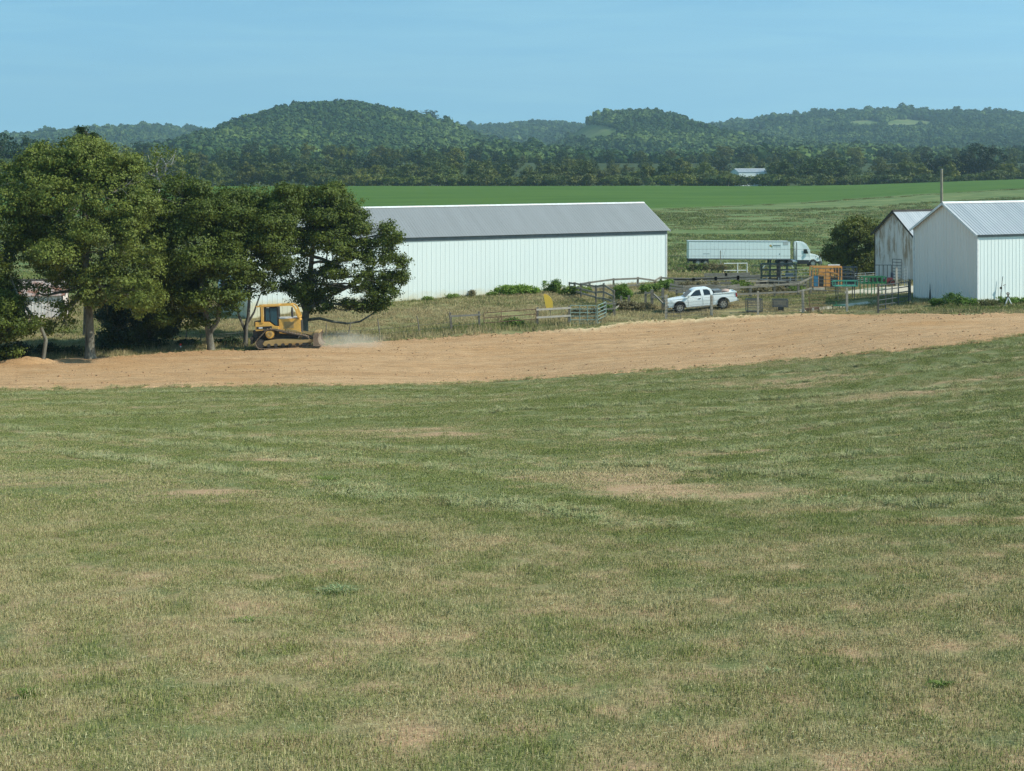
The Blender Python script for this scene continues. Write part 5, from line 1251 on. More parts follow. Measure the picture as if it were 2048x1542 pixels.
for sy in (-1, 1):
    b = MB().box(3.55, 5.35, sy * 1.05 - .2, sy * 1.05 + .2, .45, 1.08); b.build('side_fairing', M['black'], se, bevel=.04)
    MB().disc((3.15, sy * .85, .80), (1, 0, 0), 0, .30, .75, 18).build('fuel_tank', M['chrome'], se)
# cab shell: sleeper with rounded roof, hood
def cw(x, z): return (1 - .10 * max(0, (z - 2.6) / 1.5) ** 1.5) * (1 - .16 * max(0, (x - 5.0) / 2.4))
cabp = [(3.45, 1.05), (3.45, 3.98), (3.9, 4.04), (4.45, 3.98), (4.95, 3.66), (5.22, 3.22), (5.55, 2.72), (5.62, 2.05), (5.70, 1.05)]
MB().prism(cabp, -1.22, 1.22, cw).build('cab', M['white_paint'], se, bevel=.05)
hp_ = [(5.60, 1.0), (5.60, 2.12), (6.3, 2.02), (7.15, 1.76), (7.38, 1.55), (7.45, .95)] + [(6.05 + .66 * cos(pi * k / 8), .60 + .62 * sin(pi * k / 8)) for k in range(1, 8)] 
MB().prism(hp_, -1.14, 1.14, cw).build('hood', M['white_paint'], se, bevel=.03)
MB().box(7.22, 7.56, -1.14, 1.14, .42, .92).build('front_bumper', M['trim_grey'], se, bevel=.06)
MB().box(7.40, 7.50, -.55, .55, .95, 1.62).build('grille', M['black'], se)
b = MB(); a = [(5.62, 2.14), (5.27, 3.05)]; b.add([(5.66, -1.0, 2.16), (5.66, 1.0, 2.16), (5.36, .95, 2.92), (5.36, -.95, 2.92), (5.55, -1.0, 2.16), (5.55, 1.0, 2.16), (5.25, .95, 2.92), (5.25, -.95, 2.92)], [(0, 1, 2, 3), (7, 6, 5, 4), (0, 4, 5, 1), (1, 5, 6, 2), (2, 6, 7, 3), (3, 7, 4, 0)]); b.build('windscreen', M['glass'], se)
for sy in (-1, 1):
    y = sy * 1.222
    MB().prism([(4.50, 2.12), (4.52, 2.78), (5.02, 2.80), (5.24, 2.20), (5.2, 2.12)], y - .008, y + .008).build('side_window', M['glass'], se)
    MB().box(4.42, 4.44, y - .006, y + .006, 1.1, 2.85).build('door_seam', M['trim_grey'], se)
    MB().box(5.35, 5.50, sy * 1.42 - .10, sy * 1.42 + .10, 2.15, 2.75).build('side_mirror', M['white_paint'], se, bevel=.03)
    MB().box(3.36, 3.47, sy * 1.12 - .05, sy * 1.12 + .05, .95, 3.9).build('side_extender', M['trim_grey'], se)
    MB().box(6.9, 7.2, sy * 1.05 - .06, sy * 1.05 + .06, 1.35, 1.55).build('headlight', M['amber_lens'], se)
    b = MB()
    for k in range(7):
        a0, a1 = pi * k / 7 , pi * (k + 1) / 7; b.bar((6.05 + .66 * cos(a0), sy * 1.05, .60 + .62 * sin(a0)), (6.05 + .66 * cos(a1), sy * 1.05, .60 + .62 * sin(a1)), .26, .04, up=(0, 1, 0)) if False else None
sit(se, 1548, 241.0, R(1.0), 9.0, 1.0)

# ------------------------------------------------------------------ fences, gates and farmyard gear
M['post'] = simple('weathered_post', (0.22, 0.195, 0.155), .95, var=.4, dirt=(0.14, 0.12, 0.10), dirt_amt=.8)
M['rail'] = simple('weathered_rail', (0.29, 0.265, 0.22), .95, var=.35, dirt=(0.20, 0.17, 0.13), dirt_amt=.7)
M['board_pale'] = simple('pale_board', (0.55, 0.50, 0.42), .9)
M['wire'] = simple('fence_wire', (0.20, 0.19, 0.18), .6, .5)
M['galv'] = simple('galvanised_tube', (0.42, 0.46, 0.47), .45, .5, dirt=(0.25, 0.20, 0.15), dirt_amt=.4)
M['gate_green'] = simple('faded_green_tube', (0.23, 0.33, 0.29), .6, .1)
M['gate_rust'] = simple('rusty_tube', (0.20, 0.115, 0.070), .85, .1)
M['gate_dark'] = simple('dark_tube', (0.085, 0.095, 0.095), .6, .2)
M['teal'] = simple('teal_paint', (0.06, 0.33, 0.22), .5, dirt=(0.30, 0.28, 0.2), dirt_amt=.3)
M['green_paint'] = simple('green_paint', (0.035, 0.20, 0.085), .5)
M['orange'] = simple('orange_paint', (0.74, 0.33, 0.075), .6, dirt=(0.40, 0.26, 0.16), dirt_amt=.7)
M['blue'] = simple('blue_paint', (0.05, 0.20, 0.34), .5)
M['white_tube'] = simple('white_tube', (0.82, 0.84, 0.82), .4)
M['maroon'] = simple('maroon_paint', (0.16, 0.025, 0.03), .5)
M['flag_yellow'] = simple('yellow_sheet', (0.95, 0.62, 0.085), .45, var=.1)

def fence(name, label, posts, rails, pm, rm, pw=.16, rw=(.05, .14), group=None, wires=(), jit=.02, round_=False, cat='fence'):
    """posts: (u, Z, v_top[, lean]); rails: fractions or heights above ground; wires: heights"""
    q = np.random.default_rng(len(label) * 7 + len(posts))
    b0 = PZ(posts[0][0], posts[0][1]); root = thing(name, label, cat, tuple(b0), 0, group)
    P_ = []
    for pp in posts:
        g_ = PZ(pp[0], pp[1]); topz = -(pp[2] - VH) / FOC * pp[1]; ln = pp[3] if len(pp) > 3 else q.normal(0, jit)
        a = Vector(g_ - b0); t_ = Vector((a.x + ln, a.y, topz - b0[2])); P_.append((a, t_))
        mb = MB(); w_ = pw * q.uniform(.85, 1.15)
        if round_: mb.tube([a - Vector((0, 0, .3)), a.lerp(t_, .35) + Vector((q.normal(0, w_ * .35), 0, 0)), a.lerp(t_, .7) + Vector((q.normal(0, w_ * .35), 0, 0)), t_], [w_ / 2 * 1.1, w_ / 2, w_ / 2 * .9, w_ / 2 * .7], 7)
        else: mb.bar(a - Vector((0, 0, .3)), t_, w_, w_, up=(0, 1, 0))
        mb.build('post', pm, root)
    for i, (pa_, pb_) in enumerate(zip(P_[:-1], P_[1:])):
        for h_ in rails:
            if callable(h_): h_ = h_(i)
            if h_ is None: continue
            a = pa_[0].lerp(pa_[1], h_); b = pb_[0].lerp(pb_[1], h_); off = Vector((0, -pw * .55, 0)); d = (b - a).normalized()
            e = q.normal(0, .035)
            MB().bar(a + off - d * .12, b + off + d * .12 + Vector((0, 0, e)), rw[0], rw[1]).build('rail', rm, root)
        for h_ in wires:
            a = pa_[0] + Vector((0, -pw * .6, h_)); b = pb_[0] + Vector((0, -pw * .6, h_)); m_ = a.lerp(b, .5) - Vector((0, 0, .03))
            MB().tube([a, m_, b], .009, 4).build('wire', M['wire'], root)
    return root
def tube_panel(mb, a, b, z0, z1, n, r=.022, uprights=(0, .5, 1), corner=0.0):
    """horizontal tubes between ground points a and b"""
    a = Vector(a); b = Vector(b)
    for k in range(n):
        f = k / (n - 1); z = z0 + (z1 - z0) * f; c = corner if (k == n - 1 and corner) else 0
        d = (b - a).normalized()
        mb.tube([a + Vector((0, 0, z)) + d * c, b + Vector((0, 0, z)) - d * c], r, 6)
    for f in uprights:
        p = a.lerp(b, f); top = z1 - (corner if f in (0, 1) else 0)
        mb.tube([p + Vector((0, 0, z0 - .02)), p + Vector((0, 0, top))], r * 1.15, 6)
    if corner:
        d = (b - a).normalized()
        for p, s in ((a, 1), (b, -1)):
            mb.tube([p + Vector((0, 0, z1 - corner)), p + d * s * corner * .12 + Vector((0, 0, z1 - corner * .5)), p + d * s * corner * .45 + Vector((0, 0, z1 - corner * .12)), p + d * s * corner + Vector((0, 0, z1))], r, 6)
def panel(name, label, cat, A, B, v0, v1, n, mat, group=None, r=.022, uprights=(0, .5, 1), corner=0.0, lift=.12):
    """free panel from (u,Z) A to B; v0,v1: photo rows of its top at each end"""
    a, b = PZ(*A), PZ(*B); ha = -(v0 - VH) / FOC * A[1] - a[2]; hb = -(v1 - VH) / FOC * B[1] - b[2]
    root = thing(name, label, cat, tuple(a), 0, group); d = Vector(b - a); mb = MB()
    h = ha; tube_panel(mb, (0, 0, 0), Vector((d.x, d.y, d.z + (hb - ha))), lift, h, n, r, uprights, corner)
    mb.build('tube_frame', mat, root); return root

# wire fence along the tree line and its wooden continuation
fence('fence', 'leaning stick posts of a wire fence below the long barn', [(372, 110.5, 655, .05), (400, 110.5, 668), (480, 112, 672, .05), (653, 113, 646), (697, 113, 644, .16), (760, 113.5, 637, -.18), (838, 114, 632, -.16), (904, 114.5, 626, -.22)], (), M['post'], M['wire'], .09, wires=(.35, .7), round_=True, jit=.06)
fence('fence', 'grey rail between two crooked posts left of the rusty gate', [(904, 114.7, 625, -.15), (959, 115, 623)], (.80,), M['post'], M['rail'], .17, wires=(.4,))
fence('fence', 'low rail fence with a pale lower board just under the yellow sheet', [(1075, 115.5, 614.5), (1138, 116, 611.5)], (.88, .46), M['post'], M['board_pale'], .17)
panel('gate', 'rusty tube gate between the leaning posts below the long barn', 'gate', (968, 115.1), (1072, 115.3), 626, 618, 3, M['gate_rust'], r=.03, uprights=(0, .33, 1), lift=.35)
panel('gate', 'faded green six bar gate standing level by the post right of the yellow sheet', 'gate', (1141, 116.0), (1192, 116.3), 611, 611, 6, M['gate_green'], r=.03, uprights=(0, .36, .66, 1))
panel('gate', 'faded green gate swung open at an angle beside the level green gate', 'gate', (1195, 115.6), (1212, 119.6), 611, 604, 6, M['gate_green'], r=.032, uprights=(0, 1))
# yellow curved sheet standing up behind the fence
g = PZ(1098, 117.5); root = thing('plastic_sheet', 'bright yellow curved sheet sticking up behind the low rail fence', 'plastic sheet', (g[0], g[1], g[2]))
mb = MB(); s1_ = 117.5 / FOC; pr_ = [((a - 1098) * s1_, -(b - VH) * s1_ - g[2]) for a, b in ((1087, 588), (1091, 588), (1097, 591), (1103, 597), (1106, 605), (1106, 615), (1093, 616), (1091, 611), (1089, 602))]
mb.prism(pr_, -.03, .03); mb.build('sheet', M['flag_yellow'], root)
MB().bar((.10, .05, 0), (.10, .05, 1.3), .05).build('stake', M['post'], root)

GEAR = 'rail fences of the cattle pens'
fence('fence', 'old board fence running behind the open green gate up to the barn wall', [(1139, 140, 564), (1149, 139, 564.5), (1162, 136, 566), (1192, 131, 570), (1207, 129, 566), (1228, 127, 580)], (.92, .60, .30), M['post'], M['rail'], .17, (.05, .16), GEAR)
fence('fence', 'high single rail fence silhouetted against the long barn wall', [(1163, 142, 566), (1180, 142, 563), (1227, 142.5, 556.5), (1275, 143, 554), (1309, 143.5, 560), (1322, 144, 553.5), (1348, 144, 556)], (.90, .30), M['post'], M['rail'], .19, (.06, .17), GEAR)
fence('fence', 'stub fence of short posts leading from the open green gate to the pens', [(1210, 121, 603), (1228, 121, 603.5), (1243, 125, 592), (1258, 127, 591), (1291, 127, 583), (1304, 127, 580)], (lambda i: .88 if i in (0, 4) else None, lambda i: .45 if i in (0, 1) else None), M['post'], M['rail'], .20, (.05, .13), GEAR)
r_ = fence('fence', 'stout posts with a slanting brace left of the pickup bonnet', [(1304, 124, 579), (1326, 124, 576)], (.62,), M['post'], M['rail'], .22, (.05, .13), GEAR)
a = Vector(PZ(1307, 124) - PZ(1304, 124)); MB().bar(a + Vector((0, -.2, 1.35)), Vector(PZ(1329, 122.4) - PZ(1304, 124)) + Vector((0, 0, .65)), .10, .12).build('brace', M['rail'], r_)
fence('fence', 'thick double plank fence straight behind the pickup', [(1348, 142, 556), (1386, 142, 556), (1431, 142, 554), (1475, 142, 551), (1517, 142, 549)], (.93, .78, lambda i: .42 if i < 3 else None, lambda i: .12 if i < 3 else None), M['post'], M['rail'], .20, (.07, .24), GEAR)
fence('fence', 'far plank fence just above the double plank fence', [(1410, 150, 548), (1452, 150, 547), (1497, 150, 546)], (.9,), M['post'], M['rail'], .16, (.06, .30), GEAR)
fence('fence', 'two rail fence running right from the pickup bed to the orange chute', [(1456, 131, 571), (1501, 131.5, 570), (1549, 132, 566), (1597, 132.5, 563), (1621, 133, 552)], (.86, .32), M['post'], M['rail'], .20, (.06, .15), GEAR)
fence('fence', 'leaning low rails between the pickup roof and the double plank fence', [(1338, 137, 566), (1368, 137, 571), (1412, 137.5, 569), (1440, 137.5, 572), (1478, 138, 567)], (.85, .5, .2), M['post'], M['rail'], .14, (.05, .17), GEAR, jit=.08)
fence('fence', 'back rails of the pen just left of the dark green chute', [(1492, 141, 560), (1512, 141.5, 561), (1536, 142, 560), (1575, 142, 562), (1612, 142, 560)], (.9, .55, .25), M['post'], M['rail'], .15, (.05, .14), GEAR, jit=.05)
fence('fence', 'short low rails behind the pickup roof', [(1353, 133, 577), (1400, 133, 575), (1455, 133, 572)], (.9, .55), M['post'], M['rail'], .16, (.06, .15), GEAR)
fence('fence', 'wire fence on four pale square posts crossing in front of the pickup', [(1332, 118.5, 590), (1423, 118.5, 590), (1516, 117.5, 583), (1606, 116.5, 580), (1694, 115.8, 577)], (), simple('pale_post', (.46, .42, .34), .9, dirt=(.22, .19, .15), dirt_amt=.6), M['rail'], .18, wires=(.25, .5, .75, 1.0, 1.25, 1.5, 1.72), jit=.01)
panel('gate', 'small wire gate leaning against the leftmost pale post', 'gate', (1334, 117.9), (1361, 117.9), 618, 619, 4, M['gate_dark'], r=.014, uprights=(0, .5, 1), lift=.08)
panel('gate', 'dark brown six bar gate rising to the right beside the barn with the bright roof', 'gate', (1757, 113.6), (1820, 118.5), 571, 563, 6, M['gate_dark'], r=.04, uprights=(.22, .42, .62, .95), lift=.2)
fence('fence', 'two dark gate posts at either end of the dark brown six bar gate', [(1756.5, 113.4, 567), (1820, 118.6, 559)], (), M['bark'], M['rail'], .14, jit=0, cat='gate posts')

# tubular pens
PEN = 'galvanised tube panels of the cattle pen'
panel('pen_panel', 'round cornered tube panel in front of the orange cattle chute', 'pen panel', (1623, 133), (1709, 134), 536, 540, 8, M['gate_dark'], PEN, .024, (0, .33, .66, 1), .45)
panel('pen_panel', 'thin tube panel running behind the green feeders to the old barn', 'pen panel', (1710, 143), (1751, 145), 547, 545, 6, M['galv'], PEN, .02)
panel('pen_panel', 'long thin tube panel left of the orange chute, under the semi truck cab', 'pen panel', (1562, 146), (1622, 146), 541, 539, 6, M['galv'], PEN, .02, (0, .5, 1), .3)
panel('pen_panel', 'dark tube panel left of the dark green cattle chute', 'pen panel', (1504, 147), (1560, 147), 530, 530, 6, M['gate_dark'], PEN, .022)
panel('pipe_rail', 'bright white pipe rails below the middle of the white trailer', 'rails', (1448, 158), (1495, 158), 527, 526.5, 3, M['white_tube'], None, .045, (.58, .98), lift=.25)
panel('pen_panel', 'dark open frame leaning on the old rust streaked barn', 'pen panel', (1750, 142.6), (1783, 142.0), 530, 530, 2, M['gate_dark'], None, .035, (0, .25, .5, .75, 1), lift=.3)
panel('pen_panel', 'tall ladder-like tube frame against the old barn wall', 'pen panel', (1785, 140.4), (1803, 139.6), 518, 519, 9, M['gate_dark'], None, .03, (0, 1), lift=.15)
panel('pen_panel', 'narrow ladder frame right of the white stub post by the old barn', 'pen panel', (1809, 137.5), (1814, 137.3), 534, 534, 7, M['galv'], None, .03, (0, 1), lift=.0)
panel('pen_panel', 'low grey tube panel between the white stub post and the narrow ladder', 'pen panel', (1795, 138.3), (1808, 138), 538, 535, 6, M['galv'], None, .018, (0, 1), lift=.1)
g = PZ(1793, 138); root = thing('post', 'pale square stub post standing alone before the old barn', 'post', tuple(g)); MB().box(-.09, .09, -.09, .09, -.2, -(536 - VH) / FOC * 138 - g[2]).build('post_body', M['board_pale'], root, bevel=.01)
MB().box(-.10, .10, -.10, .10, -(536 - VH) / FOC * 138 - g[2] + .003, -(536 - VH) / FOC * 138 - g[2] + .04).build('post_cap', M['rail'], root)

def boxframe(mb, x0, x1, y0, y1, z0, z1, r=.035, nx=2, nz=2):
    for y in (y0, y1):
        for k in range(nz):
            z = z0 + (z1 - z0) * k / max(1, nz - 1); mb.bar((x0, y, z), (x1, y, z), r * 2)
        for k in range(nx):
            x = x0 + (x1 - x0) * k / max(1, nx - 1); mb.bar((x, y, z0), (x, y, z1), r * 2, up=(0, 1, 0))
    for x in (x0, x1):
        for z in (z0, z1): mb.bar((x, y0, z), (x, y1, z), r * 2)
# orange squeeze chute with blue side
g = PZ(1652, 137); root = thing('cattle_chute', 'battered orange cattle chute with a blue side panel inside the tube pen', 'cattle chute', tuple(g), R(4))
mb = MB(); boxframe(mb, -1.35, 1.30, -.5, .5, .45, 2.25, .045, 6, 2)
mb.bar((-1.35, -.5, 2.25), (1.3, -.5, 2.25), .14); mb.bar((-.9, -.55, 1.55), (-.05, -.55, 1.95), .12); mb.bar((.0, -.55, 1.95), (.9, -.55, 1.6), .12); mb.build('frame', M['orange'], root)
MB().box(-1.30, -.86, -.56, -.52, .45, 1.45).build('side_panel', M['blue'], root, bevel=.01)
MB().box(-.80, -.40, -.55, -.51, .45, 1.40).build('opening', M['black'], root); MB().box(.25, .95, -.55, -.51, .45, 1.30).build('opening', M['black'], root)
MB().box(-.36, .16, -.58, -.53, .50, 2.15).build('door_panel', M['orange'], root, bevel=.01)
MB().box(-.82, -.15, -.57, -.54, 1.45, 2.10).box(.3, .55, -.57, -.54, 1.4, 2.1).build('upper_panel', M['orange'], root)
mb = MB()
for k in range(7): mb.bar((.25 + k * .14, -.53, 1.35), (.25 + k * .14, -.53, 2.2), .05, up=(0, 1, 0))
mb.build('head_gate_bars', M['gate_rust'], root); MB().bar((.1, -.3, 2.42), (1.2, -.3, 2.42), .10).build('top_lever', M['white_tube'], root)
MB().box(-1.30, -.30, -.6, .4, .18, .40).build('base_skid', M['board_pale'], root)
g = PZ(1697, 139); root = thing('cattle_crate', 'blue black tubular cattle crate right of the orange chute inside the pen', 'cattle crate', tuple(g), R(4))
mb = MB(); boxframe(mb, -.75, .65, -.5, .5, .2, 1.95, .04, 4, 5); mb.build('frame', simple('blue_black', (.03, .05, .07), .5, .2), root)
MB().box(-.70, .60, -.44, -.42, .25, 1.1).build('side_sheet', simple('navy_sheet', (.035, .06, .085), .5), root)
# dark green chutes behind the rails
g = PZ(1557, 150); root = thing('cattle_chute', 'dark green cattle chute frame behind the double plank fence', 'cattle chute', tuple(g), R(-3))
mb = MB(); boxframe(mb, -1.7, 1.7, -.45, .45, .35, 2.15, .045, 5, 4); mb.build('frame', simple('dark_green', (.035, .065, .06), .5, .2), root)
MB().box(-.25, .15, -.52, -.47, .3, 2.2).build('head_gate', M['black'], root); MB().box(-1.6, 1.6, -.50, -.46, .30, .75).build('kick_panel', M['dark_wood'], root); MB().box(.6, 1.4, -.53, -.48, .9, 1.3).build('side_panel', simple('dull_blue', (.09, .14, .18), .5), root)
MB().bar((-1.62, -.5, 1.75), (-1.42, -.5, 2.05), .07).bar((1.25, -.5, 2.05), (1.40, -.5, 1.80), .07).build('pale_lever', M['white_tube'], root)
g = PZ(1560, 143); root = thing('loading_ramp', 'low black plank ramp in front of the dark green chute', 'ramp', tuple(g), R(-2))
MB().prism([(-2.1, .05), (-2.1, .95), (-1.0, .85), (1.9, .55), (2.3, .50), (2.3, .05)], -.5, -.42).build('side_boards', M['dark_wood'], root)
mb = MB()
for x in (-1.3, -.2, .9, 2.0): mb.bar((x, -.55, 0), (x, -.55, 1.15), .09, up=(0, 1, 0))
mb.bar((-2.1, -.56, 1.02), (2.3, -.56, .74), .05, .07); mb.build('stanchion', M['galv'], root)
# green and teal feeders
g = PZ(1746, 127); root = thing('feed_bunk', 'tall green framed feeder with square openings beside the gravel', 'feeder', tuple(g), R(10))
mb = MB(); boxframe(mb, -.98, .98, -.4, .4, 1.10, 1.62, .04, 6, 2)
for x in (-.98, -.3, .3, .98):
    for y in (-.4, .4): mb.bar((x, y, 0), (x, y, 1.1), .06, up=(0, 1, 0))
mb.bar((-.98, -.4, .62), (.98, -.4, .62), .05); mb.build('frame', M['green_paint'], root)
MB().box(-.94, .94, -.36, -.34, 1.12, 1.24).build('lower_board', M['green_paint'], root); MB().box(-.1, .94, .3, .34, 1.14, 1.58).build('back_board', M['black'], root)
g = PZ(1688, 125); root = thing('feed_trough', 'teal tray trough on legs in front of the tube pen', 'trough', tuple(g), R(4))
mb = MB(); z = 1.15; boxframe(mb, -.85, 1.05, -.35, .35, z, z + .42, .03, 3, 2); mb.bar((-1.2, -.35, z + .40), (1.05, -.35, z + .46), .07, .05)
mb.build('frame', M['teal'], root); MB().box(-.80, 1.0, -.30, .30, z - .02, z + .06).build('tray', M['teal'], root)
mb = MB()
for x in (-.6, .8):
    for y in (-.3, .3): mb.bar((x, y, 0), (x, y, z - .02), .06, up=(0, 1, 0))
mb.build('trestle', M['gate_dark'], root)
g = PZ(1677, 117.5); root = thing('cultivator', 'small green and black tined cultivator lying by the pale posts', 'cultivator', tuple(g), R(5))
MB().bar((-.45, 0, .32), (.5, 0, .30), .07).bar((-.2, 0, .3), (-.2, 0, .62), .06, up=(0, 1, 0)).build('tool_bar', M['green_paint'], root)
mb = MB()
for x in (-.42, -.14, .14, .42): mb.tube([(x, 0, .30), (x - .1, 0, .20), (x - .05, 0, .08), (x + .06, 0, .0)], .025, 6)
mb.build('tine', M['black'], root)
# rusty plough and wire panel
g = PZ(1624, 116.5); root = thing('plough', 'dark rusty plough lying in the grass by the second pale post from the right', 'plough', tuple(g), R(3))
MB().prism([(-.62, .33), (-.40, .10), (-.30, .02), (.05, .05), (.1, .20), (.5, .25), (.62, .03), (.52, .42), (.2, .40), (-.2, .34)], -.15, .15).build('mouldboard', M['gate_rust'], root)
MB().box(-.05, .12, -.2, -.16, .08, .36).build('share', M['board_pale'], root); MB().bar((-.15, 0, .35), (-.25, 0, 1.25), .05, up=(0, 1, 0)).build('handle', M['gate_rust'], root)
panel('wire_panel', 'rusty wire mesh panel upright behind the plough', 'wire panel', (1622, 117.8), (1650, 118.4), 590, 592, 5, M['gate_rust'], None, .011, tuple(np.linspace(0, 1, 8)), lift=.25)
# steel crates on the grass strip
for u, Z, wd, hh, vt, lb, rz in ((1508, 118.8, 1.15, .95, 598, 'dark slatted steel crate behind the middle pale post', 3), (1560, 119.2, 1.15, .55, 599, 'shallower slatted steel crate on a black bracket, right of the other crate', -2)):
    g = PZ(u, Z); zt = -(vt - VH) / FOC * Z - g[2]; z0 = max(.02, zt - hh); root = thing('steel_crate', lb, 'crate', tuple(g), R(rz))
    mb = MB(); boxframe(mb, -wd / 2, wd / 2, -.35, .35, z0, zt, .03, 2, 2); mb.build('frame', M['gate_dark'], root)
    mb = MB()
    for k in range(7): z = z0 + (zt - z0) * (k + .5) / 7; mb.box(-wd / 2, wd / 2, -.40, -.37, z - .03, z + .03)
    mb.build('slat', simple('grey_slat', (.16, .155, .15), .6, .3), root)
    mb = MB(); mb.box(-.20, .25, -.36, -.2, 0.0, z0 - .003) if z0 > .1 else mb.box(-.35, .1, -.48, -.42, .0, .18); mb.build('bracket', M['black'], root)
# dark red machine by the old barn
g = PZ(1777, 139); root = thing('lawn_tractor', 'small maroon machine with a black wheel before the old barn', 'tractor', tuple(g), R(8))
MB().prism([(-.4, .35), (-.38, .62), (-.1, .80), (.25, .78), (.42, .55), (.42, .30)], -.35, .35).build('body', M['maroon'], root, bevel=.03)
wheel(root, (.22, -.42, .32), .32, .2, 5, M['maroon']); wheel(root, (-.32, -.42, .2), .2, .16, 5, M['maroon']); MB().box(.28, .40, -.2, .2, .8, 1.25).build('seat_back', simple('navy', (.02, .03, .07), .6), root)
# tripod thing, leaning pole and pipe elbows by the bright barn
g = PZ(2016, 113.0); root = thing('tripod_stand', 'white tripod with a round brown head on the grass by the bright barn', 'tripod', tuple(g))
s_ = 113.0 / FOC
for x1, y1 in ((-7.5, -.1), (8.0, -.1), (1.5, .45)): MB().tube([(0, 0, 17 * s_), (x1 * s_, y1, -.02)], [.05, .045], 8).build('leg', M['white_tube'] if x1 != 1.5 else M['galv'], root)
MB().box(-.14, .14, -.05, .05, 16.5 * s_, 18 * s_).build('cross_plate', M['gate_dark'], root)
MB().disc((0, 0, 24 * s_), (0, 1, 0), .05, .11, .10, 18).bar((0, 0, 17.5 * s_), (0, 0, 21 * s_), .09, up=(0, 1, 0)).build('round_head', M['gate_rust'], root)
g = PZ(2000.5, 115.5); root = thing('leaning_pole', 'thin grey pole with a small box leaning on the bright barn wall', 'pole', tuple(g))
MB().tube([(0, 0, -.1), (.08, .02, 1.0), (.22, .08, 2.05)], [.035, .03, .02], 8).build('pole', M['gate_dark'], root); MB().box(-.02, .13, -.06, .06, 1.08, 1.25).build('meter_box', M['steel_dark'], root, bevel=.01)
g = PZ(2009, 115.4); root = thing('hose_bracket', 'small hooked bracket and pipe beside the leaning pole', 'bracket', tuple(g))
MB().tube([(-.12, -.05, 1.35), (0, -.06, 1.42), (.10, -.05, 1.42)], .02, 6).build('hook', M['gate_rust'], root); MB().tube([(.02, 0, 1.35), (.06, 0, .9), (.10, 0, .7)], .03, 8).build('pipe', M['white_tube'], root)
# survey stake and scraps
g = PZ(361, 106.3); root = thing('survey_stake', 'short survey stake with a red and white ribbon at the edge of the earth', 'stake', tuple(g))
MB().bar((0, 0, -.1), (0, 0, .50), .035, up=(0, 1, 0)).build('stake', M['post'], root); MB().box(-.05, .07, -.03, -.02, .36, .50).build('ribbon', simple('red_ribbon', (.70, .05, .03), .6), root); MB().box(-.03, .06, -.035, -.02, .24, .33).build('tag', M['white_tube'], root)
# pasture wire fence and a dead sapling in front of the trailer
r_ = fence('fence', 'faint pasture wire fence strung in front of the semi truck', [(1240, 222, 505), (1441, 222, 501), (1640, 222, 505), (1760, 222, 500)], (), M['post'], M['wire'], .10, jit=0)
for h_ in (1.9, 2.9):
    a = Vector(PV(1300, 0, 222) - PV(1300, 0, 222))
    q0, q1 = PZ(1240, 222), PZ(1760, 222)
    MB().tube([Vector((0, 0, h_)), Vector((q1[0] - q0[0], 0, q1[2] - q0[2] + h_))], .022, 4).build('wire', M['wire'], r_)
make_tree('sapling', 'leafless grey sapling standing in front of the trailer wheels', 'sapling', 1441, 548, 190, [(1443, 535, 7, 8, 0, .4, .2)], [(1441, 548, 0), (1441, 525, 0), (1440, 503, 0)], .05, M['weed'], M['dead_wood'], 66, 10, 8, .18, .3, limbs=[([(1441, 530, 0), (1446, 518, 0), (1452, 495, 0)], .03, .01), ([(1441, 535, 0), (1433, 522, 0)], .03, .01), ([(1441, 532, 0), (1449, 524, 0)], .03, .01)], sub=1)

# ------------------------------------------------------------------ bushes and weeds about the yard
def bush(name, label, u, v, Z, rx, rz, ry, mat, seed, n=160, per=22, leaf=.12, group=None, cat='bush', color=None):
    """clump whose middle stands at photo column u on the ground at distance Z"""
    q = np.random.default_rng(seed); g_ = PZ(u, Z); root = thing(name, label, cat, tuple(g_), 0, group)
    LB = [(q.normal(0, rx * .35), q.normal(0, ry * .3), rz * q.uniform(.35, .6), rx * .5, ry * .5, rz * .5) for _ in range(5)]
    v_, f_, r_, c_ = crown(LB, q, n, per, leaf, leaf * 1.8); o = link('leaves', np_mesh('leaves', v_, f_, 4, False, dict(r=r_)), root, mat)
    if color: o.color = tuple(color) + (1,)
    mb = MB()
    for k in range(7): limb(mb, (q.normal(0, rx * .15), q.normal(0, ry * .1), -.05), (q.normal(0, rx * .5), q.normal(0, ry * .3), rz * q.uniform(.5, .9)), .022, .006, q, .1, 3)
    mb.build('stems', M['bark'], root); return root
M['weed_mid'] = M['weed']
bush('bush', 'bright green weed mound against the foot of the long barn', 1045, 0, 140.5, 2.5, .85, 1.0, M['weed'], 1, 380, 24, .15, color=(1.15, 1.25, .9))
bush('bush', 'small grey green bush at the right end of the weed mound', 1112, 0, 141, .9, 1.1, .8, M['weed'], 2, 170, color=(.8, .9, .8))
bush('bush', 'scruffy dark bush in front of the long barn where the board fence starts', 1140, 0, 139, 1.2, .75, .8, M['weed'], 3, 160, color=(1.1, 1.05, .9))
bush('bush', 'leafy green bush growing through the pen rails left of the pickup', 1245, 0, 133, 1.1, 1.15, .9, M['weed'], 4, 260, color=(.95, 1.05, .85))
bush('bush', 'low green brush under the high rail at the barn corner', 1300, 0, 137, 1.2, .85, .9, M['weed'], 5, 170, color=(.95, 1.0, .85))
bush('bush', 'green brush in the pen between the barn corner and the pickup', 1330, 0, 139, 1.0, .95, .8, M['weed'], 6, 200, color=(.9, 1.0, .8))
bush('bush', 'grass green weed clump low on the bank beside the rusty gate', 1030, 0, 115.6, 1.1, .55, .6, M['weed'], 7, 130)
bush('bush', 'pale weed clump behind the level green gate', 1170, 0, 121, 1.2, .7, .7, M['weed_dry'], 8, 130)
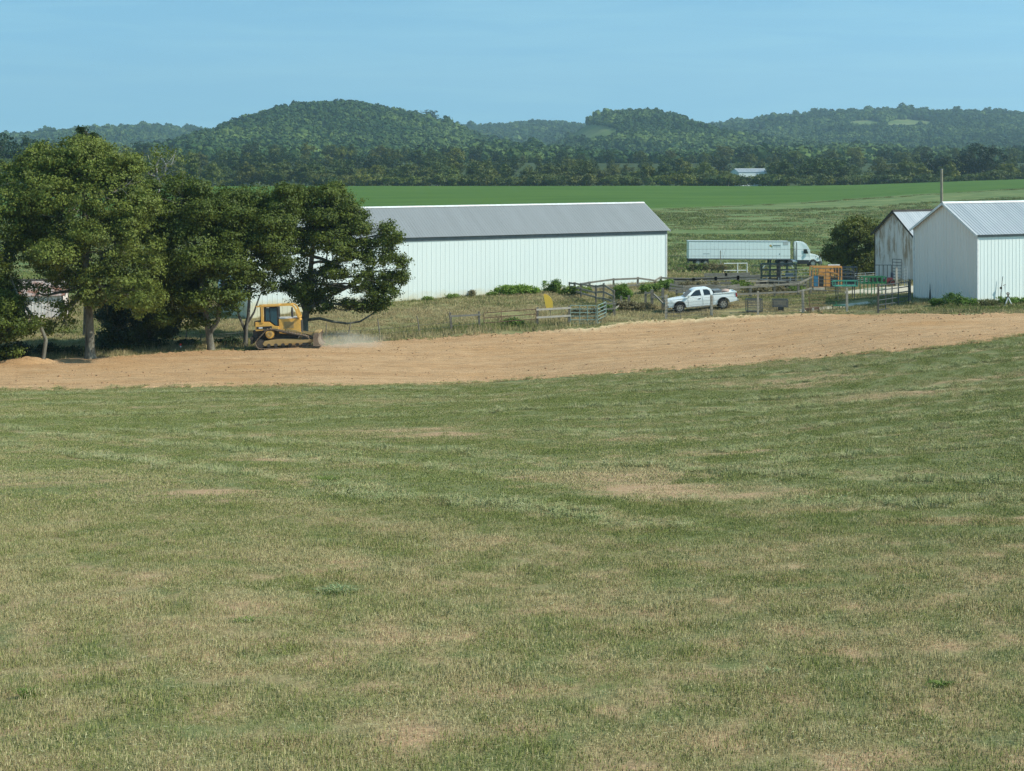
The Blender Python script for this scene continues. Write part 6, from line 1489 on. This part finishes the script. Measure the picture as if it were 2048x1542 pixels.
for i_, (u, Z, rx, rz, lb) in enumerate(((1874, 114.2, .55, .55, 'dark weed clump in the shade under the barn gable'), (1905, 113.6, .75, .9, 'tallest dark weed clump under the barn gable'), (1932, 113.3, .8, .6, 'green weed clump beside the lifted barn corner'), (1975, 113.4, .8, .45, 'low brownish weeds along the sunlit barn wall'), (2010, 114.0, .9, .5, 'green weeds behind the white tripod'), (2044, 114.4, .6, .45, 'weeds at the right edge of the photo under the barn wall'))):
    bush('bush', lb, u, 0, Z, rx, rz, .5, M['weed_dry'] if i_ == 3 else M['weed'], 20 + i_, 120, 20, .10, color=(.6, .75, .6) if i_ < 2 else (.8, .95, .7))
for i_, (u, Z, rx, rz, m_, lb) in enumerate(((1248, 124, 1.6, .75, 'weed_dry', 'straw coloured tall grass clump behind the open green gate'), (1285, 124, 1.3, .65, 'weed_dry', 'straw coloured grass in front of the slanting brace'), (1215, 123, .8, .6, 'weed', 'green tall grass between the short posts'), (1395, 139, 2.5, .9, 'weed_dry', 'brown dry brush under the double plank fence'), (1520, 135, 2.6, .8, 'weed_dry', 'brown dry brush under the two rail fence'), (1480, 141, 1.5, .8, 'weed', 'green brush behind the two rail fence'), (1590, 136, 1.4, .7, 'weed', 'green brush beneath the dark ramp end'), (1440, 186, 5, 1.2, 'weed_dry', 'dry scrub strip below the trailer'), (1385, 186, 3, 1.0, 'weed', 'green scrub below the rear of the trailer'),
        (905, 139.2, .45, .28, 'weed', 'small green weed at the barn foot, second from the tree'), (945, 140, .22, .55, 'weed_dry', 'thin brown seedling against the barn foot'), (985, 140.2, .5, .28, 'weed', 'low weed left of the bright green mound'), (855, 138.4, .5, .2, 'weed', 'lowest weed at the barn foot near the spreading tree'))):
    bush('bush', lb, u, 0, Z, rx, rz, .7, M[m_], 40 + i_, int(60 + 60 * rx), 20, .12)
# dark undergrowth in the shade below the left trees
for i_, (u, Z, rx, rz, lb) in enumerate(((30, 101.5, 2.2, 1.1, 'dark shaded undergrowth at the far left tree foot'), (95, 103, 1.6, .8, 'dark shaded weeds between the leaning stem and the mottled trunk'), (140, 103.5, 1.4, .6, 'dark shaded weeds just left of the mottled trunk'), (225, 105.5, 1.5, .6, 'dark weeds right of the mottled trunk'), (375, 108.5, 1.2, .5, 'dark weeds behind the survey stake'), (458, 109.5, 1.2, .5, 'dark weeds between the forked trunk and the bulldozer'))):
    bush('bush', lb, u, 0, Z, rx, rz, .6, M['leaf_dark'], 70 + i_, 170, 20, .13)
# single plants in the foreground field
def tuft(label, u, v, spread, h, n, seed, name='grass_tuft', mat=None, dry=0.0):
    g_ = G(u, v); q = np.random.default_rng(seed); root = thing(name, label, 'grass tuft', tuple(g_))
    vs = []
    for k in range(n):
        a = q.uniform(0, 2 * pi); l = q.uniform(.5, 1.0); b = Vector((q.normal(0, spread * .16), q.normal(0, spread * .10), -.01)); d = Vector((cos(a), sin(a) * .6, 0)); w_ = .008
        s_ = Vector((-sin(a), cos(a), 0)) * w_; mid = b + d * spread * l * .28 + Vector((0, 0, h * l * .8)); tip = b + d * spread * l * .62 + Vector((0, 0, h * l * q.uniform(.6, 1.0)))
        vs += [b - s_, b + s_, mid + s_, mid - s_, mid - s_, mid + s_, tip, tip]
    V = np.array([tuple(p) for p in vs]); me = np_mesh('blades', V, np.arange(len(V)).reshape(-1, 4), 4, False, dict(r=np.repeat(q.uniform(0, 1, n * 2), 4)))
    link('blades', me, root, mat or M['weed']); MB().tube([(0, 0, -.03), (0, 0, .03)], [.05, .02], 8).build('root_crown', M['bark'], root)
M['tuft_pale'] = leaf_mat('tuft_pale', (.17, .23, .09), (.38, .46, .22), .3)
tuft('pale green spreading grass tuft alone in the near field', 680, 1187, .62, .15, 130, 1, mat=M['tuft_pale'])
tuft('bluish green low weed rosette left of the pale tuft', 490, 1243, .42, .07, 70, 2, mat=M['weed'])
tuft('dark upright grass tuft at the lower left edge', 60, 1395, .30, .14, 70, 3)
tuft('deep green tuft near the bottom right', 1880, 1375, .26, .10, 70, 4)
tuft('green tuft in the middle of the field beside the pale windrow', 652, 965, .7, .22, 90, 5)
tuft('small bright rosette right of centre in the near field', 1545, 1345, .28, .06, 50, 6, mat=M['tuft_pale'])
# dust raised by the blade
t = NT('dust'); tcn = t.node('ShaderNodeTexCoord').outputs['Object']
nz_ = t.noise(t.vscale(tcn, (1, 1, 1.6)), 0.7, 4, 0.6); sep = t.node('ShaderNodeSeparateXYZ', ins={0: tcn})
ln = t.node('ShaderNodeVectorMath', operation='LENGTH', ins={0: t.vscale(tcn, (1 / 3.6, 1 / 2.2, 1 / 1.0))}).outputs['Value']
den = t.math('MULTIPLY', t.math('MULTIPLY', t.rng(ln, 1.0, 0.15), t.rng(nz_, .34, .60)), 0.45)
pv = t.node('ShaderNodeVolumePrincipled', ins={'Color': (1.0, 0.93, 0.80, 1), 'Density': den, 'Anisotropy': -0.3}); t.l.new(pv.outputs[0], t.out.inputs['Volume'])
g = PZ(690, 106.6); mb = MB()
th_ = np.linspace(0, pi, 10)[1:-1]; rings = [[(sin(a) * cos(b) * 3.7, sin(a) * sin(b) * 2.3, cos(a) * 1.55) for b in np.linspace(0, 2 * pi, 18, endpoint=False)] for a in th_]
vs = [p for r_ in rings for p in r_] + [(0, 0, 1.6), (0, 0, -1.6)]; fs = []
for i_ in range(len(rings) - 1):
    for k in range(18): fs.append((i_ * 18 + k, (i_ + 1) * 18 + k, (i_ + 1) * 18 + (k + 1) % 18, i_ * 18 + (k + 1) % 18))
m_ = len(vs)
for k in range(18): fs.append((m_ - 2, k, (k + 1) % 18)); fs.append((m_ - 1, (len(rings) - 1) * 18 + (k + 1) % 18, (len(rings) - 1) * 18 + k))
d_o = mb.add(vs, fs).build('dust', t.m); d_o.location = (g[0], g[1], g[2] + .30); tag(d_o, 'thin dust drifting off the bulldozer blade', None, None, 'stuff')

# ------------------------------------------------------------------ air between here and the hills
hz = MB().box(-5200, 5200, -70, 8600, -75, 420).build('haze', None)
t = NT('haze'); pv = t.node('ShaderNodeVolumePrincipled', ins={'Color': (0.62, 0.84, 1.0, 1), 'Density': 0.00013, 'Anisotropy': 0.25})
t.l.new(pv.outputs[0], t.out.inputs['Volume']); hz.data.materials.append(t.m)
tag(hz, 'thin blue summer haze over the valley', None, None, 'stuff')
